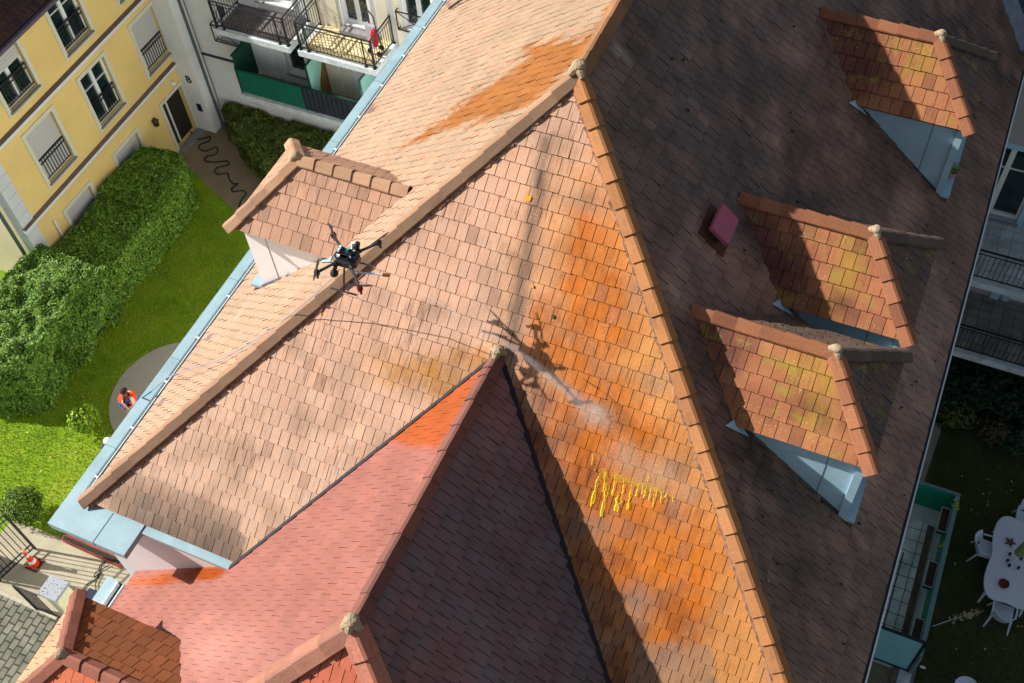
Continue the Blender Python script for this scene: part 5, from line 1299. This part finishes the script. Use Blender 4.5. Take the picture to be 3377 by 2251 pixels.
m = MB(); m.tube(path[:cut + 1], [.006, .007, .009, .013, .018][:cut + 1], 6, False); m.build('jet_core', WJ, jt, smooth=True)
m = MB(); ax = [(path[1], .008, .15), (path[2] + NF * .03, .014, .25), (path[3] + NF * .05, .026, .35), (path[4] + NF * .09, .05, .5), (path[5] + NF * .14, .10, .42), (path[6] + NF * .20, .17, .3), (hit + NF * .28, .26, .0)]
for lay in (1.0, .6):
    rings = []
    for i, (p, r, al) in enumerate(ax):
        d = (ax[min(i + 1, 6)][0] - ax[max(i - 1, 0)][0]).normalized(); e1 = d.orthogonal().normalized(); e2 = d.cross(e1)
        rings.append([(p + (e1 * math.cos(k * .6283) + e2 * math.sin(k * .6283)) * r * lay, al) for k in range(10)])
    for i in range(6):
        for k in range(10):
            q = [rings[i][k], rings[i][(k + 1) % 10], rings[i + 1][(k + 1) % 10], rings[i + 1][k]]
            m.poly([z[0] for z in q], [(1, 1, 1, z[1]) for z in q])
m.build('spray_mist', MISTF, jt, smooth=True)
UF = Vector((1, 0, 0)); VF = Vector((0, -1, -KF)).normalized()
def film(name, label, cat, fld, box, mt_, st=14, lift=.034):
    """thin lacy layer of foam on the tiles: grid over photo box, alpha weight from fld(px,py)"""
    m = MB(); x0, x1, y0, y1 = box; nx = int((x1 - x0) / st); ny = int((y1 - y0) / st)
    P = {}
    for i in range(nx + 1):
        for j in range(ny + 1):
            u, v = x0 + i * st, y0 + j * st; P[i, j] = (gpl(u, v, apex, fplane_n) + NF * lift, fld(u, v))
    for i in range(nx):
        for j in range(ny):
            q = [P[i, j], P[i, j + 1], P[i + 1, j + 1], P[i + 1, j]]
            if max(z[1] for z in q) < .04: continue
            m.poly([z[0] for z in q], [(1, 1, 1, z[1]) for z in q])
    o = m.build(name, mt_); o['kind'] = 'stuff'; return tag(o, label, cat)
FWM = film_mat('white_froth_film', (.62, .47, .35), 60, .66, 1.12, .5, .5)
def fw_(u, v):
    return min(1, max(G(u, v, 1975, 1370, 90, 42, 38), .85 * G(u, v, 2060, 1500, 90, 75, 30), .8 * G(u, v, 2160, 1570, 120, 90, 15), .7 * G(u, v, 2260, 1620, 80, 60), .75 * G(u, v, 1790, 1225, 110, 26, 38), .55 * G(u, v, 1690, 1150, 70, 40, 20)))
film('white_froth', 'lacy white froth over the orange tiles where the jet lands', 'froth', fw_, (1560, 2400, 1040, 1800), FWM)
FFM = film_mat('dry_froth_film', (.6, .47, .36), 46, .84, .95, .6, .6)
def ff_(u, v): return .6 * max(G(u, v, 2330, 1500, 50, 240, -22), G(u, v, 1745, 820, 30, 220, 12), G(u, v, 1680, 1060, 60, 60), G(u, v, 2000, 1080, 60, 200), G(u, v, 2180, 1250, 60, 220, -20))
film('froth_flecks', 'pale dried flecks scattered near the hip and the dark streak', 'froth', ff_, (1560, 2480, 560, 1760), FFM)
z3b = lambda x, y: (1550 + x * .5102, 1000 + y * .5102)
drips = [((855, 1075), (785, 1310), 15), ((885, 1070), (868, 1215), 9), ((905, 1130), (850, 1375), 15), ((950, 1090), (925, 1240), 11), ((975, 1225), (945, 1340), 24), ((1010, 1120), (990, 1225), 10), ((1060, 1150), (1020, 1330), 11),
         ((1100, 1160), (1078, 1245), 10), ((1130, 1160), (1115, 1230), 9), ((1150, 1170), (1128, 1255), 8), ((1180, 1180), (1160, 1270), 9), ((1200, 1190), (1187, 1310), 7), ((1220, 1190), (1205, 1250), 6), ((1245, 1210), (1235, 1285), 7), ((1280, 1220), (1262, 1250), 7), ((1320, 1240), (1312, 1280), 6), ((800, 970), (793, 1040), 7), ((815, 1060), (810, 1085), 5), ((1165, 1090), (1150, 1150), 6)]
YF_ = film_mat('yellow_foam', L(250, 220, 24), 70, .66, .84, .95, .4)
fo = thing('yellow_foam', 'bright yellow foam drips running down the orange tiles below the jet', 'foam', tuple(gpl(2130, 1600, apex, fplane_n)))
rr = random.Random(8)
for a, b, w_ in drips:
    A = gpl(*z3b(*a), apex, fplane_n) + NF * .036; B = gpl(*z3b(*b), apex, fplane_n) + NF * .036; m = MB(); nseg = max(5, int((B - A).length / .03)); prev = None
    for i in range(nseg + 1):
        t = i / nseg; c = A.lerp(B, t) + UF * rr.uniform(-.006, .006); w2 = w_ * .0019 * (.5 + .9 * abs(math.sin(t * 7 + w_)) * (1 - t * .55)) * rr.uniform(.75, 1.15)
        al = .25 + .5 * t
        cur = (c - UF * w2, c - UF * w2 * .55 + NF * .004, c + NF * .001, c + UF * w2 * .55 + NF * .004, c + UF * w2)
        if prev:
            for q in range(4):
                aa = [(1, 1, 1, al * (1.2 if q in (0, 3) else .55))] * 4; m.poly([prev[q], cur[q], cur[q + 1], prev[q + 1]], aa)
        prev = cur
    m.build('foam_drip', YF_, fo)
YFM = film_mat('yellow_froth_film', L(222, 176, 60), 52, .82, .95, .7, .5)
film('yellow_froth', 'speckled yellow froth between the foam drips', 'froth', lambda u, v: .9 * max(G(u, v, 1995, 1560, 26, 30), G(u, v, 2040, 1572, 46, 28, 15), G(u, v, 2100, 1590, 80, 22, 18), G(u, v, 2165, 1610, 60, 20, 18), .8 * G(u, v, 2000, 1500, 30, 20)), (1930, 2260, 1440, 1680), YFM, 9)
# metal strip lying on the sunny slope at the top of the picture
def spt(u, v): return gpl(u, v, apex, (-TS, 0, 1))
a, b, c = spt(1488, 35), spt(1520, 14), spt(1545, 2); nS = Vector((-TS, 0, 1)).normalized()
t = thing('roof_hook', 'dark metal bar lying on the sunny tiles at the top picture edge', 'metal bar', tuple(a))
m = MB(); m.tube([a + nS * .07, b + nS * .08], .03, 8); m.build('grip', CF_, t); m = MB(); m.tube([b + nS * .08, c + nS * .09, spt(1570, -12) + nS * .1], .022, 8); m.build('shaft', DARKM, t)
# ================================================================== PEOPLE
SKIN = mat('skin', L(120, 72, 54), .6); HAIR = mat('hair', L(40, 28, 26), .8)
def skinned(name, verts, edges, rad, mt_, parent, sub=1):
    root = Vector(parent['_root']); me = bpy.data.meshes.new(name); me.from_pydata([tuple(Vector(v) - root) for v in verts], edges, [])
    o = bpy.data.objects.new(name, me); COL.objects.link(o); o.parent = parent; o['_root'] = tuple(root)
    md = o.modifiers.new('skin', 'SKIN'); md.use_smooth_shade = True
    for i, s in enumerate(me.skin_vertices[0].data):
        r = rad[i]; s.radius = r if isinstance(r, tuple) else (r, r); s.use_root = (i == 0)
    if sub: sm = o.modifiers.new('sub', 'SUBSURF'); sm.levels = sub; sm.render_levels = sub
    me.materials.append(mt_); return o
def person(x, y, face, label, top, vest=None, helmet=None, arms='hold'):
    t = thing('person', label, 'person', (x, y, .014)); M = Matrix.Translation((x, y, .014)) @ Matrix.Rotation(face, 4, 'Z')
    T = lambda a, b, c: M @ Vector((a, b, c))      # a: to the person's left.. b: forward, c: up
    V = []; E_ = []; Rr = []
    def v(a, b, c, r, par=None):
        V.append(T(a, b, c)); Rr.append(r); 
        if par is not None: E_.append((par, len(V) - 1))
        return len(V) - 1
    pel = v(0, 0, .95, (.15, .11)); ab = v(0, .01, 1.10, (.14, .10), pel); ch = v(0, .01, 1.30, (.17, .12), ab); nk = v(0, -.01, 1.48, (.06, .06), ch); hd0 = v(0, 0, 1.56, (.065, .075), nk); hd = v(0, .02, 1.66, (.085, .10), hd0); tp = v(0, .01, 1.74, (.06, .07), hd)
    for s in (-1, 1):
        sh = v(s * .19, 0, 1.42, .065, ch)
        if arms == 'hold': el = v(s * .27, .05, 1.13, .045, sh); wr = v(s * .12, .27, 1.06, .030, el); hn = v(s * .06, .34, 1.06, .028, wr)
        else: el = v(s * .26, -.01, 1.14, .048, sh); wr = v(s * .26, .08, .90, .032, el); hn = v(s * .26, .10, .83, .030, wr)
        for k in range(4): f1 = v(s * (.03 if arms == 'hold' else .26) + (k - 1.5) * .018, .38 if arms == 'hold' else .11, 1.07 if arms == 'hold' else .78, .010, hn); v(s * (.01 if arms == 'hold' else .26) + (k - 1.5) * .018, .40 if arms == 'hold' else .12, 1.03 - .004 * k if arms == 'hold' else .74 - .004 * (k % 2), .008, f1)
        v(s * .06 if arms == 'hold' else s * .22, .34 if arms == 'hold' else .12, 1.10 if arms == 'hold' else .81, .011, hn)
        hp_ = v(s * .09, 0, .88, .085, pel); kn = v(s * .11, .02, .48, .06, hp_); an = v(s * .12, -.02, .09, .042, kn); v(s * .13, .13, .035, .035, an)
    skinned('body', V, E_, Rr, SKIN, t)
    # clothing as close shells
    V = []; E_ = []; Rr = []
    pel = v(0, 0, .93, (.15, .11)); ab = v(0, .01, 1.10, (.14, .10), pel); ch = v(0, .0, 1.32, (.165, .115), ab); v(0, 0, 1.42, (.09, .08), ch)
    for s in (-1, 1):
        sh = v(s * .20, 0, 1.42, .078, ch); el = v(s * .27, .05, 1.13, .055, sh) if arms == 'hold' else v(s * .26, -.01, 1.14, .06, sh)
        if arms == 'hold': v(s * .20, .16, 1.09, .045, el)
        else: v(s * .26, .06, .95, .045, el)
    skinned('jacket', V, E_, Rr, top, t)
    V = []; E_ = []; Rr = []
    pel = v(0, 0, .96, (.16, .12))
    for s in (-1, 1): hp_ = v(s * .09, 0, .86, .10, pel); kn = v(s * .11, .02, .48, .075, hp_); v(s * .12, -.02, .10, .06, kn)
    skinned('trousers', V, E_, Rr, mat('work_trousers', L(30, 40, 96), .85, .15, 14), t)
    for s in (-1, 1):
        m = MB(); m.blob(T(s * .12, .05, .045), .06, .13, .06, 10); m.build('boot', BL, t)
    m = MB(); m.blob(T(0, -.005, 1.72), .095, .115, .08, 14, .03); 
    if helmet: m.build('helmet', helmet, t)
    else: m.build('hair', HAIR, t)
    for s in (-1, 1):
        m = MB(); m.blob(T(s * .035, .125, 1.665), .012, .008, .010, 8); m.build('eye', PVC, t)
        m = MB(); m.blob(T(s * .098, .01, 1.65), .014, .02, .03, 8); m.build('ear', SKIN, t)
    m = MB(); m.blob(T(0, .135, 1.635), .014, .02, .022, 8); m.build('nose', SKIN, t)
    m = MB(); m.blob(T(0, .118, 1.598), .026, .008, .007, 8); m.build('mouth', mat('lip', L(120, 60, 56), .6), t)
    if vest:
        m = MB(); rows = []
        prof = [(1.52, .11, .11), (1.51, .22, .15), (1.42, .265, .205), (1.25, .25, .21), (1.08, .235, .195), (.92, .235, .19), (.84, .235, .19)]
        n = 28
        for z, rx, ry in prof: rows.append([T(math.cos(6.2832 * k / n) * rx, .01 + math.sin(6.2832 * k / n) * ry, z) for k in range(n)])
        strips = MB()
        for i in range(len(prof) - 1):
            for k in range(n):
                ang = (k + .5) / n * 360
                d = min(abs(ang - 90), 360 - abs(ang - 90))
                if i == 0 and d < 40: continue
                if i == 1 and d < 20: continue
                if i == 2 and d < 8: continue
                q = [rows[i + 1][k], rows[i + 1][(k + 1) % n], rows[i][(k + 1) % n], rows[i][k]]
                tape = (i in (1, 2, 3) and (k in (4, 5, 9, 10, 18, 19, 23, 24))) or i == 4
                if i == 0 and k in (4, 5, 9, 10, 18, 19, 23, 24): tape = True
                (strips if tape else m).poly(q)
        m.build('hi_vis_vest', vest, t); strips.build('reflective_tape', mat('reflective_tape', L(236, 196, 190), .4), t)
    return t
# worker faces the camera side (right and towards the viewer)
pz = gz(425, 1375, 0); hd_ = gz(410, 1293, 1.67)
pxy = gz(410, 1293, 1.67)
person(pxy.x, pxy.y, math.atan2(-1, .75) - math.pi / 2, 'worker in an orange reflective vest over blue sleeves looking up and holding the hose', mat('blue_jacket', L(0, 120, 200), .8, .12, 12), vest=mat('hi_vis_orange', L(250, 74, 10), .6, .06, 10))
q2 = gz(352, 1452, 1.74)
person(q2.x, q2.y, .4, 'person in dark blue with a white cap half hidden behind the corner gutter', mat('navy_jacket', L(24, 34, 110), .8, .12, 12), helmet=PVC, arms='down')
# potted plant on the sill of the far dormer
c = gz(3138, 580, 12.10); t = thing('potted_plant', 'small green plant in a pinkish pot on the sill of the far shaded dormer', 'plant pot', tuple(c))
m = MB(); m.lathe(c, [(.06, 0), (.085, .12), (.09, .13), (.075, .13), (.07, .10)], 14); m.build('pot', mat('pink_pot', L(190, 140, 156), .6), t)
m = MB(); rr = random.Random(4)
for _ in range(90): leaf(m, c + Vector((rr.gauss(0, .055), rr.gauss(0, .055), .2 + rr.gauss(0, .05))), UP, .035, rr.choice([(.10, .24, .02), (.16, .30, .03)]), rr)
m.build('foliage', LEAF, t)
